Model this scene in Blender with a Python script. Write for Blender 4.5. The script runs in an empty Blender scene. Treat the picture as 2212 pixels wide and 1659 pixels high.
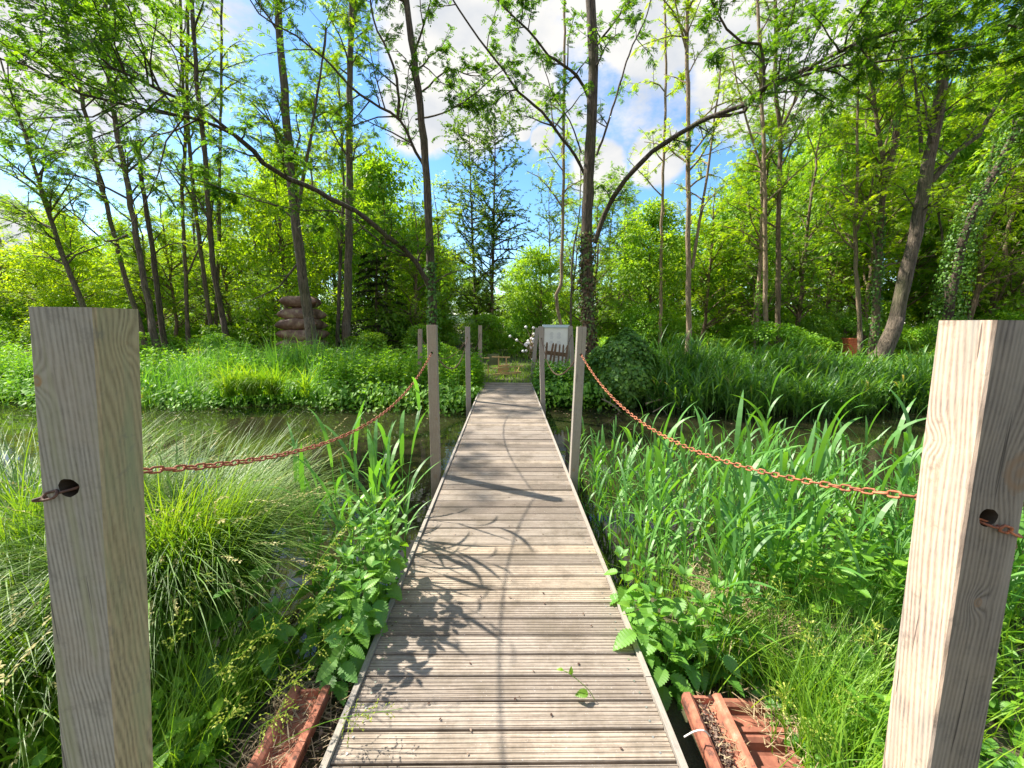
import bpy, math
import numpy as np
from mathutils import Matrix, Vector
sc = bpy.context.scene
COL = sc.collection
R = math.radians
# ------------------------------------------------------------------ camera
F = 850.0; CW, CH = 2212.0, 1659.0          # focal length and frame in units of a 2212 px wide picture
YAW, PITCH, ROLL = R(0.74), R(8.8), R(0.5)
CAM = np.array([0.0, 0.0, 1.54])
_f = np.array([math.sin(YAW)*math.cos(PITCH), math.cos(YAW)*math.cos(PITCH), -math.sin(PITCH)])
_r = np.cross(_f, [0, 0, 1]); _r /= np.linalg.norm(_r)
_u = np.cross(_r, _f)
RT = math.cos(ROLL)*_r + math.sin(ROLL)*_u
UP = -math.sin(ROLL)*_r + math.cos(ROLL)*_u
cd = bpy.data.cameras.new('camera'); cam = bpy.data.objects.new('camera', cd); COL.objects.link(cam)
cd.sensor_width = 36; cd.lens = F/CW*36; cd.clip_end = 3000; cd.clip_start = 0.05
M = Matrix(((RT[0], UP[0], -_f[0], 0), (RT[1], UP[1], -_f[1], 0), (RT[2], UP[2], -_f[2], 0), (0, 0, 0, 1)))
cam.matrix_world = Matrix.Translation(CAM) @ M
sc.camera = cam
def P(px, py, d):                            # point seen at (px,py) at depth d
    return CAM + d*(_f + (px-CW/2)/F*RT - (py-CH/2)/F*UP)
def Pz(px, py, z):                           # point seen at (px,py) on the plane height z
    v = P(px, py, 1) - CAM
    return CAM + v*(z-CAM[2])/v[2]
def Py(px, py, y):                            # point seen at (px,py) on the vertical plane at y
    v = P(px, py, 1) - CAM
    return CAM + v*(y-CAM[1])/v[1]
def dirof(px, py):
    v = P(px, py, 1) - CAM
    return v/np.linalg.norm(v)
# ------------------------------------------------------------------ light
SUN_AZ, SUN_EL = R(-64), R(49)               # azimuth from +Y, clockwise
sdir = np.array([math.sin(SUN_AZ)*math.cos(SUN_EL), math.cos(SUN_AZ)*math.cos(SUN_EL), math.sin(SUN_EL)])
sd = bpy.data.lights.new('sun', 'SUN'); sun = bpy.data.objects.new('sun', sd); COL.objects.link(sun)
sd.energy = 5.0; sd.angle = R(1.0); sd.color = (1.0, 0.93, 0.83)
sun.rotation_euler = Vector(sdir).to_track_quat('Z', 'Y').to_euler()
sc.view_settings.view_transform = 'Standard'; sc.view_settings.look = 'None'
sc.view_settings.exposure = 1.32; sc.view_settings.gamma = 1
w = bpy.data.worlds.new('World'); sc.world = w; w.use_nodes = True
nt = w.node_tree; nt.nodes.clear()
def N(nt, t, **k):
    n = nt.nodes.new(t)
    for a, b in k.items(): setattr(n, a, b)
    return n
def L(nt, a, b): nt.links.new(a, b)
def math_(nt, op, a, b=None, c=None, clamp=False):
    n = N(nt, 'ShaderNodeMath', operation=op, use_clamp=clamp)
    for i, v in enumerate((a, b, c)):
        if v is None: continue
        if isinstance(v, (int, float)): n.inputs[i].default_value = v
        else: L(nt, v, n.inputs[i])
    return n.outputs[0]
sky = N(nt, 'ShaderNodeTexSky', sky_type='NISHITA', sun_disc=False, sun_elevation=SUN_EL, sun_rotation=SUN_AZ,
        air_density=1.0, dust_density=0.3, ozone_density=3.0)
tc = N(nt, 'ShaderNodeTexCoord')
nz = N(nt, 'ShaderNodeTexNoise'); nz.inputs['Scale'].default_value = 5; nz.inputs['Detail'].default_value = 10; nz.inputs['Roughness'].default_value = .62
mp = N(nt, 'ShaderNodeMapping'); mp.inputs['Scale'].default_value = (1, 1, 1.7)
L(nt, tc.outputs['Generated'], mp.inputs[0]); L(nt, mp.outputs[0], nz.inputs['Vector'])
acc = None                                   # cloud banks: direction, angular radius; those far above the frame added for fill light
for px, py, rad in ((985, 130, .26), (1120, 170, .16), (905, 250, .14), (1030, 10, .24), (1172, 298, .045), (1130, 285, .03), (1290, 370, .11), (1380, 50, .16), (1620, 140, .20),
                    (1420, 340, .10), (1780, 160, .18), (1480, 20, .16), (40, 500, .08), (1500, -900, .75), (-700, -900, .6), (2900, 300, .4)):
    v = N(nt, 'ShaderNodeVectorMath', operation='DISTANCE'); L(nt, tc.outputs['Generated'], v.inputs[0])
    v.inputs[1].default_value = tuple(dirof(px, py))
    m = math_(nt, 'SUBTRACT', 1.0, math_(nt, 'DIVIDE', v.outputs['Value'], rad*(.84 if py > -100 else 1)), clamp=True)
    acc = m if acc is None else math_(nt, 'MAXIMUM', acc, m)
cl = math_(nt, 'ADD', math_(nt, 'MULTIPLY', acc, 1.1), math_(nt, 'SUBTRACT', nz.outputs['Fac'], 0.5))
v = N(nt, 'ShaderNodeSeparateXYZ'); L(nt, tc.outputs['Generated'], v.inputs[0])      # unseen cloud added behind the camera for white fill light
cl = math_(nt, 'ADD', cl, math_(nt, 'MULTIPLY', math_(nt, 'SUBTRACT', -.05, v.outputs[1], clamp=True), .9))
rmp = N(nt, 'ShaderNodeValToRGB'); L(nt, cl, rmp.inputs[0])
rmp.color_ramp.elements[0].position = .24; rmp.color_ramp.elements[1].position = .52
rmp.color_ramp.interpolation = 'EASE'
nz2 = N(nt, 'ShaderNodeTexNoise'); nz2.inputs['Scale'].default_value = 9; nz2.inputs['Detail'].default_value = 6
L(nt, mp.outputs[0], nz2.inputs['Vector'])
cr2 = N(nt, 'ShaderNodeValToRGB'); L(nt, nz2.outputs['Fac'], cr2.inputs[0])
cr2.color_ramp.elements[0].color = (2.0, 2.1, 2.25, 1); cr2.color_ramp.elements[1].color = (2.75, 2.7, 2.6, 1)
cr2.color_ramp.elements[0].position = .3; cr2.color_ramp.elements[1].position = .6
mx = N(nt, 'ShaderNodeMix', data_type='RGBA'); L(nt, rmp.outputs[0], mx.inputs['Factor'])
hs = N(nt, 'ShaderNodeHueSaturation'); hs.inputs['Saturation'].default_value = 1.22; hs.inputs['Value'].default_value = .78
L(nt, sky.outputs[0], hs.inputs['Color']); L(nt, hs.outputs[0], mx.inputs['A']); L(nt, cr2.outputs[0], mx.inputs['B'])
bg = N(nt, 'ShaderNodeBackground'); bg.inputs['Strength'].default_value = 0.15
L(nt, mx.outputs['Result'], bg.inputs['Color'])
wo = N(nt, 'ShaderNodeOutputWorld'); L(nt, bg.outputs[0], wo.inputs[0])
cy = sc.cycles
cy.max_bounces = 7; cy.diffuse_bounces = 3; cy.glossy_bounces = 3; cy.transmission_bounces = 5; cy.transparent_max_bounces = 4
cy.use_denoising = True; cy.caustics_reflective = False; cy.caustics_refractive = False
cy.sample_clamp_indirect = 6

# ------------------------------------------------------------------ materials
def mat(name):
    m = bpy.data.materials.new(name); m.use_nodes = True
    t = m.node_tree; t.nodes.clear()
    return m, t, N(t, 'ShaderNodeOutputMaterial')
def ramp(t, fac, stops):
    r = N(t, 'ShaderNodeValToRGB'); L(t, fac, r.inputs[0])
    e = r.color_ramp.elements
    while len(e) < len(stops): e.new(.5)
    for i, (p, c) in enumerate(stops):
        e[i].position = p; e[i].color = (*c, 1)
    return r.outputs[0]
def noise(t, vec, scale, detail=4, rough=.5, dist=0):
    n = N(t, 'ShaderNodeTexNoise'); n.inputs['Scale'].default_value = scale; n.inputs['Detail'].default_value = detail
    n.inputs['Roughness'].default_value = rough; n.inputs['Distortion'].default_value = dist
    if vec is not None: L(t, vec, n.inputs['Vector'])
    return n.outputs['Fac']
def coords(t, scale=(1, 1, 1), which='Object'):
    c = N(t, 'ShaderNodeTexCoord'); m = N(t, 'ShaderNodeMapping'); m.inputs['Scale'].default_value = scale
    L(t, c.outputs[which], m.inputs[0]); return m.outputs[0]
def mixc(t, f, a, b, mode='MIX'):
    n = N(t, 'ShaderNodeMix', data_type='RGBA', blend_type=mode)
    for k, v in (('Factor', f), ('A', a), ('B', b)):
        if isinstance(v, (int, float)): n.inputs[k].default_value = v
        elif isinstance(v, tuple): n.inputs[k].default_value = (*v, 1)
        else: L(t, v, n.inputs[k])
    return n.outputs['Result']
def bump(t, h, strength=.5, dist=.01):
    b = N(t, 'ShaderNodeBump'); b.inputs['Strength'].default_value = strength; b.inputs['Distance'].default_value = dist
    L(t, h, b.inputs['Height']); return b.outputs[0]
def leafmat(name, stops, trans=.45, gloss=.06, tint=(1.85, 1.65, .5), rough=.5):
    gloss *= .55
    m, t, o = mat(name)
    g = N(t, 'ShaderNodeNewGeometry'); oi = N(t, 'ShaderNodeObjectInfo')
    nn = noise(t, g.outputs['Position'], 1.3, 2)
    fac = math_(t, 'ADD', math_(t, 'MULTIPLY', g.outputs['Random Per Island'], .55),
                math_(t, 'ADD', math_(t, 'MULTIPLY', math_(t, 'SUBTRACT', nn, .3), .7), math_(t, 'MULTIPLY', oi.outputs['Random'], .2)), clamp=True)
    c = ramp(t, fac, stops)
    d = N(t, 'ShaderNodeBsdfDiffuse'); L(t, c, d.inputs[0])
    tr = N(t, 'ShaderNodeBsdfTranslucent'); L(t, mixc(t, 1.0, c, tint, 'MULTIPLY'), tr.inputs[0])
    gl = N(t, 'ShaderNodeBsdfGlossy'); gl.inputs['Roughness'].default_value = rough; gl.inputs[0].default_value = (1, 1, 1, 1)
    a = N(t, 'ShaderNodeMixShader'); a.inputs[0].default_value = trans; L(t, d.outputs[0], a.inputs[1]); L(t, tr.outputs[0], a.inputs[2])
    b = N(t, 'ShaderNodeMixShader'); b.inputs[0].default_value = gloss; L(t, a.outputs[0], b.inputs[1]); L(t, gl.outputs[0], b.inputs[2])
    L(t, b.outputs[0], o.inputs[0]); return m
LM = {
 'locust': leafmat('locust_leaf', [(0, (.045, .13, .012)), (.5, (.11, .25, .018)), (1, (.30, .44, .022))], .58),
 'canopy': leafmat('canopy_leaf', [(0, (.03, .10, .012)), (.5, (.08, .20, .018)), (.8, (.19, .36, .02)), (1, (.34, .50, .022))], .55, tint=(1.7, 1.5, .5)),
 'lime': leafmat('lime_leaf', [(0, (.13, .26, .012)), (.5, (.25, .42, .016)), (1, (.44, .56, .02))], .52),
 'wood': leafmat('wood_leaf', [(0, (.07, .18, .018)), (.5, (.17, .34, .025)), (1, (.34, .50, .03))], .52),
 'alder': leafmat('alder_leaf', [(0, (.05, .13, .028)), (.5, (.11, .23, .04)), (1, (.22, .35, .06))], .42, .1),
 'deadivy': leafmat('brown_ivy_leaf', [(0, (.05, .03, .015)), (.55, (.13, .075, .035)), (.7, (.07, .15, .02)), (1, (.12, .24, .03))], .15),
 'ivy': leafmat('ivy_leaf', [(0, (.025, .09, .014)), (.5, (.07, .19, .02)), (1, (.20, .38, .03))], .25, .06, rough=.45),
 'nettle': leafmat('nettle_leaf', [(0, (.05, .16, .025)), (.5, (.10, .27, .035)), (1, (.20, .40, .035))], .4, .06),
 'under': leafmat('undergrowth_leaf', [(0, (.07, .20, .02)), (.5, (.16, .36, .025)), (1, (.34, .54, .03))], .4, .05),
 'reed': leafmat('reed_leaf', [(0, (.05, .16, .022)), (.45, (.10, .28, .045)), (.86, (.19, .41, .055)), (.93, (.45, .40, .14))], .4, .07),
 'darkreed': leafmat('bank_reed_leaf', [(0, (.025, .09, .02)), (.45, (.07, .20, .03)), (.88, (.17, .34, .04)), (.94, (.4, .34, .14))], .45, .06),
 'grass': leafmat('grass_blade', [(0, (.08, .20, .02)), (.5, (.17, .34, .02)), (1, (.34, .48, .035))], .45, .05),
 'sedge': leafmat('sedge_blade', [(0, (.05, .13, .015)), (.45, (.12, .25, .02)), (.85, (.22, .33, .03)), (1, (.36, .36, .10))], .4, .08),
 'dry': leafmat('dry_grass', [(0, (.22, .15, .08)), (.5, (.40, .30, .17)), (1, (.62, .52, .33))], .25, .04, (1, 1, 1)),
 'seed': leafmat('seed_head', [(0, (.30, .24, .08)), (.5, (.42, .38, .14)), (1, (.60, .55, .26))], .3, .03, (1, 1, .8)),
 'greenseed': leafmat('green_seed_head', [(0, (.30, .38, .05)), (.5, (.45, .52, .08)), (1, (.62, .62, .2))], .4, .03, (1, 1, .8)),
 'spruce': leafmat('spruce_needle', [(0, (.012, .028, .010)), (.5, (.03, .055, .018)), (1, (.09, .10, .04))], .1, .03),
}
def barkmat(name, a, b, moss=.25, sc_=1):
    m, t, o = mat(name)
    v = coords(t, (16*sc_, 16*sc_, 1.6*sc_), 'Object')
    n1 = noise(t, v, 2.2, 8, .7, .8); n2 = noise(t, coords(t, (1, 1, .5)), 1.7, 3)
    c = ramp(t, n1, [(.36, tuple(x*.3 for x in a)), (.48, a), (.62, b)])
    if moss: c = mixc(t, math_(t, 'MULTIPLY', ramp(t, n2, [(.5, (0, 0, 0)), (.7, (1, 1, 1))]), moss), c, (.10, .14, .03))
    p = N(t, 'ShaderNodeBsdfPrincipled'); L(t, c, p.inputs['Base Color']); p.inputs['Roughness'].default_value = .9
    L(t, bump(t, n1, 1.0, .05), p.inputs['Normal']); L(t, p.outputs[0], o.inputs[0]); return m
BM = {'brown': barkmat('bark_brown', (.15, .105, .065), (.30, .225, .15)), 'mid': barkmat('bark_mid', (.11, .085, .06), (.23, .18, .13), .4), 'dark': barkmat('bark_dark', (.075, .055, .038), (.17, .13, .09)),
      'pale': barkmat('bark_pale', (.27, .19, .12), (.46, .35, .24), .3), 'twig': barkmat('twig_bark', (.09, .07, .045), (.17, .13, .09), .2)}
def woodmat(name, a, b, c3, axis='Z', board=False, knots=(), k_tint=(.30, .20, .12), rings=34, gc=.55, crack=True, side=None):
    """weathered sawn timber, grain along one axis, with knots bending the grain"""
    m, t, o = mat(name)
    cn = N(t, 'ShaderNodeTexCoord'); vec = cn.outputs['Object']
    g = N(t, 'ShaderNodeNewGeometry')
    if board:      # every board gets its own stretch of wood
        cb = N(t, 'ShaderNodeCombineXYZ')
        for i, k in enumerate((37.0, 11.0, 23.0)): L(t, math_(t, 'MULTIPLY', g.outputs['Random Per Island'], k), cb.inputs[i])
        va = N(t, 'ShaderNodeVectorMath', operation='ADD'); L(t, vec, va.inputs[0]); L(t, cb.outputs[0], va.inputs[1]); vec = va.outputs[0]
    kacc = None; kp = None
    for (kx, ky, kz, kr) in knots:
        s = N(t, 'ShaderNodeVectorMath', operation='SUBTRACT'); L(t, cn.outputs['Object'], s.inputs[0]); s.inputs[1].default_value = (kx, ky, kz)
        q = N(t, 'ShaderNodeVectorMath', operation='MULTIPLY'); L(t, s.outputs[0], q.inputs[0]); q.inputs[1].default_value = (1, 1, .75)
        ln = N(t, 'ShaderNodeVectorMath', operation='LENGTH'); L(t, q.outputs[0], ln.inputs[0])
        d = math_(t, 'DIVIDE', ln.outputs['Value'], kr)
        e = math_(t, 'POWER', 2.718, math_(t, 'MULTIPLY', math_(t, 'MULTIPLY', d, d), -.32))
        kacc = e if kacc is None else math_(t, 'ADD', kacc, e)
        core = math_(t, 'LESS_THAN', math_(t, 'ADD', d, math_(t, 'MULTIPLY', noise(t, vec, 60, 3), .5)), 1.05)
        ringk = math_(t, 'MULTIPLY', core, math_(t, 'ADD', math_(t, 'MULTIPLY', math_(t, 'SINE', math_(t, 'MULTIPLY', d, 14)), .25), .55))
        kp = ringk if kp is None else math_(t, 'ADD', kp, ringk)
    sc3 = {'Z': (1, 1, .06), 'X': (.05, 1, 1), 'Y': (1, .06, 1)}[axis]
    mpn = N(t, 'ShaderNodeMapping'); mpn.inputs['Scale'].default_value = sc3; L(t, vec, mpn.inputs[0])
    wob = noise(t, mpn.outputs[0], 6, 3, .5)
    sx = N(t, 'ShaderNodeSeparateXYZ'); L(t, mpn.outputs[0], sx.inputs[0])
    if axis == 'Z': base = math_(t, 'ADD', sx.outputs[0], math_(t, 'MULTIPLY', sx.outputs[1], .83))
    elif axis == 'X': base = math_(t, 'ADD', sx.outputs[1], math_(t, 'MULTIPLY', sx.outputs[2], .8))
    else: base = math_(t, 'ADD', sx.outputs[0], math_(t, 'MULTIPLY', sx.outputs[2], .8))
    ph = math_(t, 'ADD', math_(t, 'MULTIPLY', base, rings*45.0), math_(t, 'MULTIPLY', wob, rings*1.5))
    if kacc is not None: ph = math_(t, 'ADD', ph, math_(t, 'MULTIPLY', kacc, rings*1.1))
    ph = math_(t, 'ADD', ph, math_(t, 'MULTIPLY', noise(t, mpn.outputs[0], 24, 2, .5), 11.0))
    ring = math_(t, 'MULTIPLY_ADD', math_(t, 'SINE', ph), .5, .5)
    fine = noise(t, mpn.outputs[0], 260, 5, .7)
    spk = noise(t, vec, 55, 5, .7)
    big = noise(t, vec, 7, 4, .6)
    f = math_(t, 'ADD', math_(t, 'MULTIPLY', math_(t, 'MULTIPLY', ring, math_(t, 'ADD', noise(t, mpn.outputs[0], 14, 3, .5), .1)), gc*.75), math_(t, 'ADD', math_(t, 'MULTIPLY', fine, .55), math_(t, 'MULTIPLY', spk, .25)), clamp=False)
    c = ramp(t, f, [(.28, c3), (.50, a), (.85, b)])
    c = mixc(t, ramp(t, big, [(.4, (0, 0, 0)), (.62, (.55, .55, .55))]), c, mixc(t, .5, c, (.38, .345, .29) if board else (.36, .31, .22)))
    if side:                                     # face towards the bridge: less bleached on left post, sunlight painted in on right
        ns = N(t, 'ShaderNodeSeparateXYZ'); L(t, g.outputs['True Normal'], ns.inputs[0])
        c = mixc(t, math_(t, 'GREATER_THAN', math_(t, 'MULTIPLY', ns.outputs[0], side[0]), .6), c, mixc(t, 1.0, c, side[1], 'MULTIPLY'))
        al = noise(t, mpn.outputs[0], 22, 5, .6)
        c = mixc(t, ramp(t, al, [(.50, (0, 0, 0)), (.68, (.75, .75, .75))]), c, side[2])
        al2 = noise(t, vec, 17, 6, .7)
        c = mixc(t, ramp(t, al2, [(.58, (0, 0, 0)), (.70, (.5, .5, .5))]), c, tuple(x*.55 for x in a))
    if board:
        c = mixc(t, 1.0, c, ramp(t, g.outputs['Random Per Island'], [(0, (.62, .58, .55)), (.5, (.95, .93, .92)), (1, (1.28, 1.20, 1.08))]), 'MULTIPLY')
        st = noise(t, cn.outputs['Object'], 3.2, 7, .7)
        c = mixc(t, ramp(t, st, [(.47, (0, 0, 0)), (.63, (.75, .75, .75))]), c, (.15, .12, .085))
        s2 = noise(t, cn.outputs['Object'], 150, 2, .5)
        c = mixc(t, ramp(t, s2, [(.69, (0, 0, 0)), (.74, (.6, .6, .6))]), c, (.62, .60, .56))
    if kp is not None: c = mixc(t, kp, c, k_tint)
    if crack:
        mp2 = N(t, 'ShaderNodeMapping'); mp2.inputs['Scale'].default_value = {'Z': (1, 1, .02), 'X': (.02, 1, 1), 'Y': (1, .02, 1)}[axis]; L(t, vec, mp2.inputs[0])
        ck = noise(t, mp2.outputs[0], 85, 2, .5)
        c = mixc(t, ramp(t, ck, [(.70, (0, 0, 0)), (.72, (.75, .75, .75))]), c, tuple(x*.35 for x in c3))
    p = N(t, 'ShaderNodeBsdfPrincipled'); L(t, c, p.inputs['Base Color']); p.inputs['Roughness'].default_value = .78
    L(t, bump(t, f, .55, .004), p.inputs['Normal']); L(t, p.outputs[0], o.inputs[0]); return m
def simple(name, col, rough=.6, metal=0, var=.25, vs=12, bs=.2):
    m, t, o = mat(name)
    n = noise(t, coords(t), vs, 6, .65)
    c = ramp(t, n, [(.3, tuple(x*(1-var) for x in col)), (.7, tuple(min(1, x*(1+var)) for x in col))])
    p = N(t, 'ShaderNodeBsdfPrincipled'); L(t, c, p.inputs['Base Color']); p.inputs['Roughness'].default_value = rough; p.inputs['Metallic'].default_value = metal
    L(t, bump(t, n, bs, .004), p.inputs['Normal']); L(t, p.outputs[0], o.inputs[0]); return m
def rustmat(name, stops, scale, rough=.75):
    m, t, o = mat(name)
    n = noise(t, coords(t), scale, 8, .68)
    p = N(t, 'ShaderNodeBsdfPrincipled'); L(t, ramp(t, n, stops), p.inputs['Base Color']); p.inputs['Roughness'].default_value = rough
    L(t, bump(t, n, .4, .003), p.inputs['Normal']); L(t, p.outputs[0], o.inputs[0]); return m
MT = {
 'shadechain': rustmat('shaded_rusty_chain', [(.3, (.12, .04, .025)), (.5, (.30, .09, .04)), (.72, (.42, .16, .08))], 60),  # chain rust darkened in colour to stand for shade on the left
 'chain': rustmat('rusty_chain', [(.36, (.12, .05, .03)), (.5, (.38, .12, .05)), (.66, (.60, .24, .11))], 38),
 'oldchain': rustmat('dark_rusty_chain', [(.3, (.04, .02, .015)), (.5, (.10, .05, .03)), (.72, (.2, .11, .07))], 60),
 'tile': rustmat('clay_tile', [(.36, (.07, .04, .03)), (.45, (.27, .10, .06)), (.56, (.42, .15, .085)), (.64, (.46, .20, .13)), (.72, (.42, .36, .28))], 16, .9),
 'shadetile': rustmat('shaded_clay_tile', [(.28, (.10, .04, .025)), (.45, (.24, .085, .05)), (.7, (.36, .15, .09))], 14, .8),  # clay tile darkened in colour for the shade of the nettles
 'pillow': rustmat('rusted_steel', [(.3, (.05, .03, .018)), (.46, (.15, .075, .045)), (.56, (.24, .14, .10)), (.68, (.36, .31, .15))], 3.2, .6),
 'white': simple('white_panel', (.78, .78, .74), .5, 0, .06, 6, .05), 'cap': simple('pale_blue_cap', (.55, .68, .76), .4, 0, .05),
 'ball': simple('white_ball', (.85, .80, .76), .4, 0, .08, 20), 'wire': simple('bent_rod', (.32, .22, .13), .7),
 'picket': simple('weathered_picket', (.17, .10, .055), .85, 0, .35, 20), 'pine': simple('yellow_pine', (.52, .35, .15), .7, 0, .2, 9),
 'net': simple('green_board', (.12, .15, .07), .9, 0, .25), 'orange': rustmat('orange_brick', [(.3, (.35, .08, .03)), (.5, (.68, .17, .06)), (.7, (.80, .27, .12))], 5),
 'cord': simple('white_cord', (.7, .68, .62), .6), 'print': simple('faded_print', (.56, .57, .58), .6, 0, .1),
 'screw': simple('screw_steel', (.6, .6, .62), .3, .9), 'drift': simple('driftwood', (.34, .27, .19), .9, 0, .3, 25),
 'hole': simple('hole_shade', (.05, .035, .02), .95),  # dark colour painting the shade inside the drilled holes
}

# ------------------------------------------------------------------ object helpers
def build(V, Fs, name, m, parent=None, origin=(0, 0, 0), smooth=False):
    V = np.asarray(V, dtype=np.float32) - np.asarray(origin, dtype=np.float32)
    Fs = [np.asarray(f, dtype=np.int32) for f in Fs if len(f)]
    me = bpy.data.meshes.new(name)
    nl = sum(f.size for f in Fs); npoly = sum(len(f) for f in Fs)
    me.vertices.add(len(V)); me.vertices.foreach_set('co', V.ravel())
    me.loops.add(nl); me.loops.foreach_set('vertex_index', np.concatenate([f.ravel() for f in Fs]))
    tot = np.concatenate([np.full(len(f), f.shape[1], dtype=np.int32) for f in Fs])
    st = np.zeros(npoly, dtype=np.int32); st[1:] = np.cumsum(tot)[:-1]
    me.polygons.add(npoly); me.polygons.foreach_set('loop_start', st)
    try: me.polygons.foreach_set('loop_total', tot)
    except Exception: pass
    me.polygons.foreach_set('use_smooth', np.full(npoly, smooth, dtype=bool))
    me.update(calc_edges=True)
    me.materials.append(m)
    o = bpy.data.objects.new(name, me); COL.objects.link(o)
    if parent is not None: o.parent = parent
    else: o.location = origin
    return o
class G:
    def __init__(s): s.V = []; s.F = {}; s.n = 0
    def add(s, V, F):
        V = np.asarray(V, dtype=np.float64).reshape(-1, 3)
        if len(V) == 0: return
        for f in (F if isinstance(F, list) else [F]):
            f = np.asarray(f)
            if f.size: s.F.setdefault(f.shape[1], []).append(f + s.n)
        s.V.append(V); s.n += len(V)
    def build(s, name, m, parent=None, origin=(0, 0, 0), smooth=False):
        return build(np.concatenate(s.V), [np.concatenate(v) for v in s.F.values()], name, m, parent, origin, smooth)
def tag(o, label=None, cat=None, group=None, kind=None):
    if label: o['label'] = label
    if cat: o['category'] = cat
    if group: o['group'] = group
    if kind: o['kind'] = kind
    return o
def thing(name, label, cat, loc, group=None):
    o = bpy.data.objects.new(name, None); COL.objects.link(o); o.location = loc; o.empty_display_size = .1
    return tag(o, label, cat, group)
def dup(root, loc, rz=0, s=1, label=None, group=None):
    r = root.copy(); COL.objects.link(r); r.location = loc; r.rotation_euler = (0, 0, rz)
    r.scale = (s, s, s) if isinstance(s, (int, float)) else s
    if label: r['label'] = label
    if group: r['group'] = group
    for ch in root.children:
        c = ch.copy(); COL.objects.link(c); c.parent = r
    return r
def unit(a):
    a = np.asarray(a, dtype=float); return a/np.maximum(np.linalg.norm(a, axis=-1, keepdims=True), 1e-9)
def box(c, s, rot=None):
    v = np.array([[x, y, z] for x in (-.5, .5) for y in (-.5, .5) for z in (-.5, .5)])*np.asarray(s)
    if rot is not None: v = v @ np.asarray(rot).T
    return v + np.asarray(c), np.array([[0, 1, 3, 2], [4, 6, 7, 5], [0, 4, 5, 1], [2, 3, 7, 6], [0, 2, 6, 4], [1, 5, 7, 3]])
def bar(a, b, w1, w2, upv=(0, 0, 1)):
    a = np.asarray(a, float); b = np.asarray(b, float); d = b-a; l = np.linalg.norm(d); X = d/l
    Y = unit(np.cross(upv, X)); Z = np.cross(X, Y)
    return box((a+b)/2, (l, w1, w2), np.stack([X, Y, Z], 1))
def tube(pts, rad, n=8, cap=True):
    pts = np.asarray(pts, float); m = len(pts); rad = np.broadcast_to(np.asarray(rad, float), (m,))
    T = unit(np.gradient(pts, axis=0))
    ref = np.array([0, 1.0, 0]) if abs(T[:, 1]).mean() < .8 else np.array([1.0, 0, 0])
    A = unit(np.cross(T, ref)); B = np.cross(T, A)
    an = np.linspace(0, 2*np.pi, n, endpoint=False)
    V = pts[:, None] + rad[:, None, None]*(np.cos(an)[None, :, None]*A[:, None] + np.sin(an)[None, :, None]*B[:, None])
    i = np.arange(m-1)[:, None]*n; j = np.arange(n)[None]; k = (j+1) % n
    Fq = np.stack([i+j, i+k, i+n+k, i+n+j], -1).reshape(-1, 4)
    V = V.reshape(-1, 3)
    if cap:
        V = np.concatenate([V, pts[-1:] + T[-1:]*rad[-1]*.3]); e = (m-1)*n
        Ft = np.stack([e+np.arange(n), e+(np.arange(n)+1) % n, np.full(n, m*n)], -1)
        return V, [Fq, Ft]
    return V, [Fq]
def smoothpath(pts, step):
    pts = np.asarray(pts, float)
    if len(pts) < 3:
        d = np.linalg.norm(pts[-1, :3]-pts[0, :3]); n = max(2, int(d/step)+1); s = np.linspace(0, 1, n)[:, None]
        return pts[0]*(1-s)+pts[-1]*s
    ext = np.concatenate([2*pts[:1]-pts[1:2], pts, 2*pts[-1:]-pts[-2:-1]])
    out = []
    for i in range(1, len(ext)-2):
        a, b, c, d = ext[i-1:i+3]; n = max(1, int(np.linalg.norm((c-b)[:3])/step))
        s = (np.arange(n)/n)[:, None]
        out.append(.5*((2*b)+(-a+c)*s+(2*a-5*b+4*c-d)*s**2+(-a+3*b-3*c+d)*s**3))
    out.append(pts[-1:]); return np.concatenate(out)
def frames(d, up):
    X = unit(d); Y = unit(np.cross(up, X)); Z = np.cross(X, Y)
    return np.stack([X, Y, Z], 2)            # columns
def inst(tv, tf, O, Rm, S):
    """merge copies of a template; O (n,3), Rm (n,3,3), S (n,) or (n,3)"""
    O = np.asarray(O); n = len(O); k = len(tv); S = np.asarray(S, float)
    if S.ndim == 1: S = S[:, None].repeat(3, 1)
    V = np.einsum('nij,nkj->nki', Rm, tv[None]*S[:, None]) + O[:, None]
    off = (np.arange(n)*k)[:, None, None]
    return V.reshape(-1, 3), [(f[None]+off).reshape(-1, f.shape[1]) for f in tf]
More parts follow.
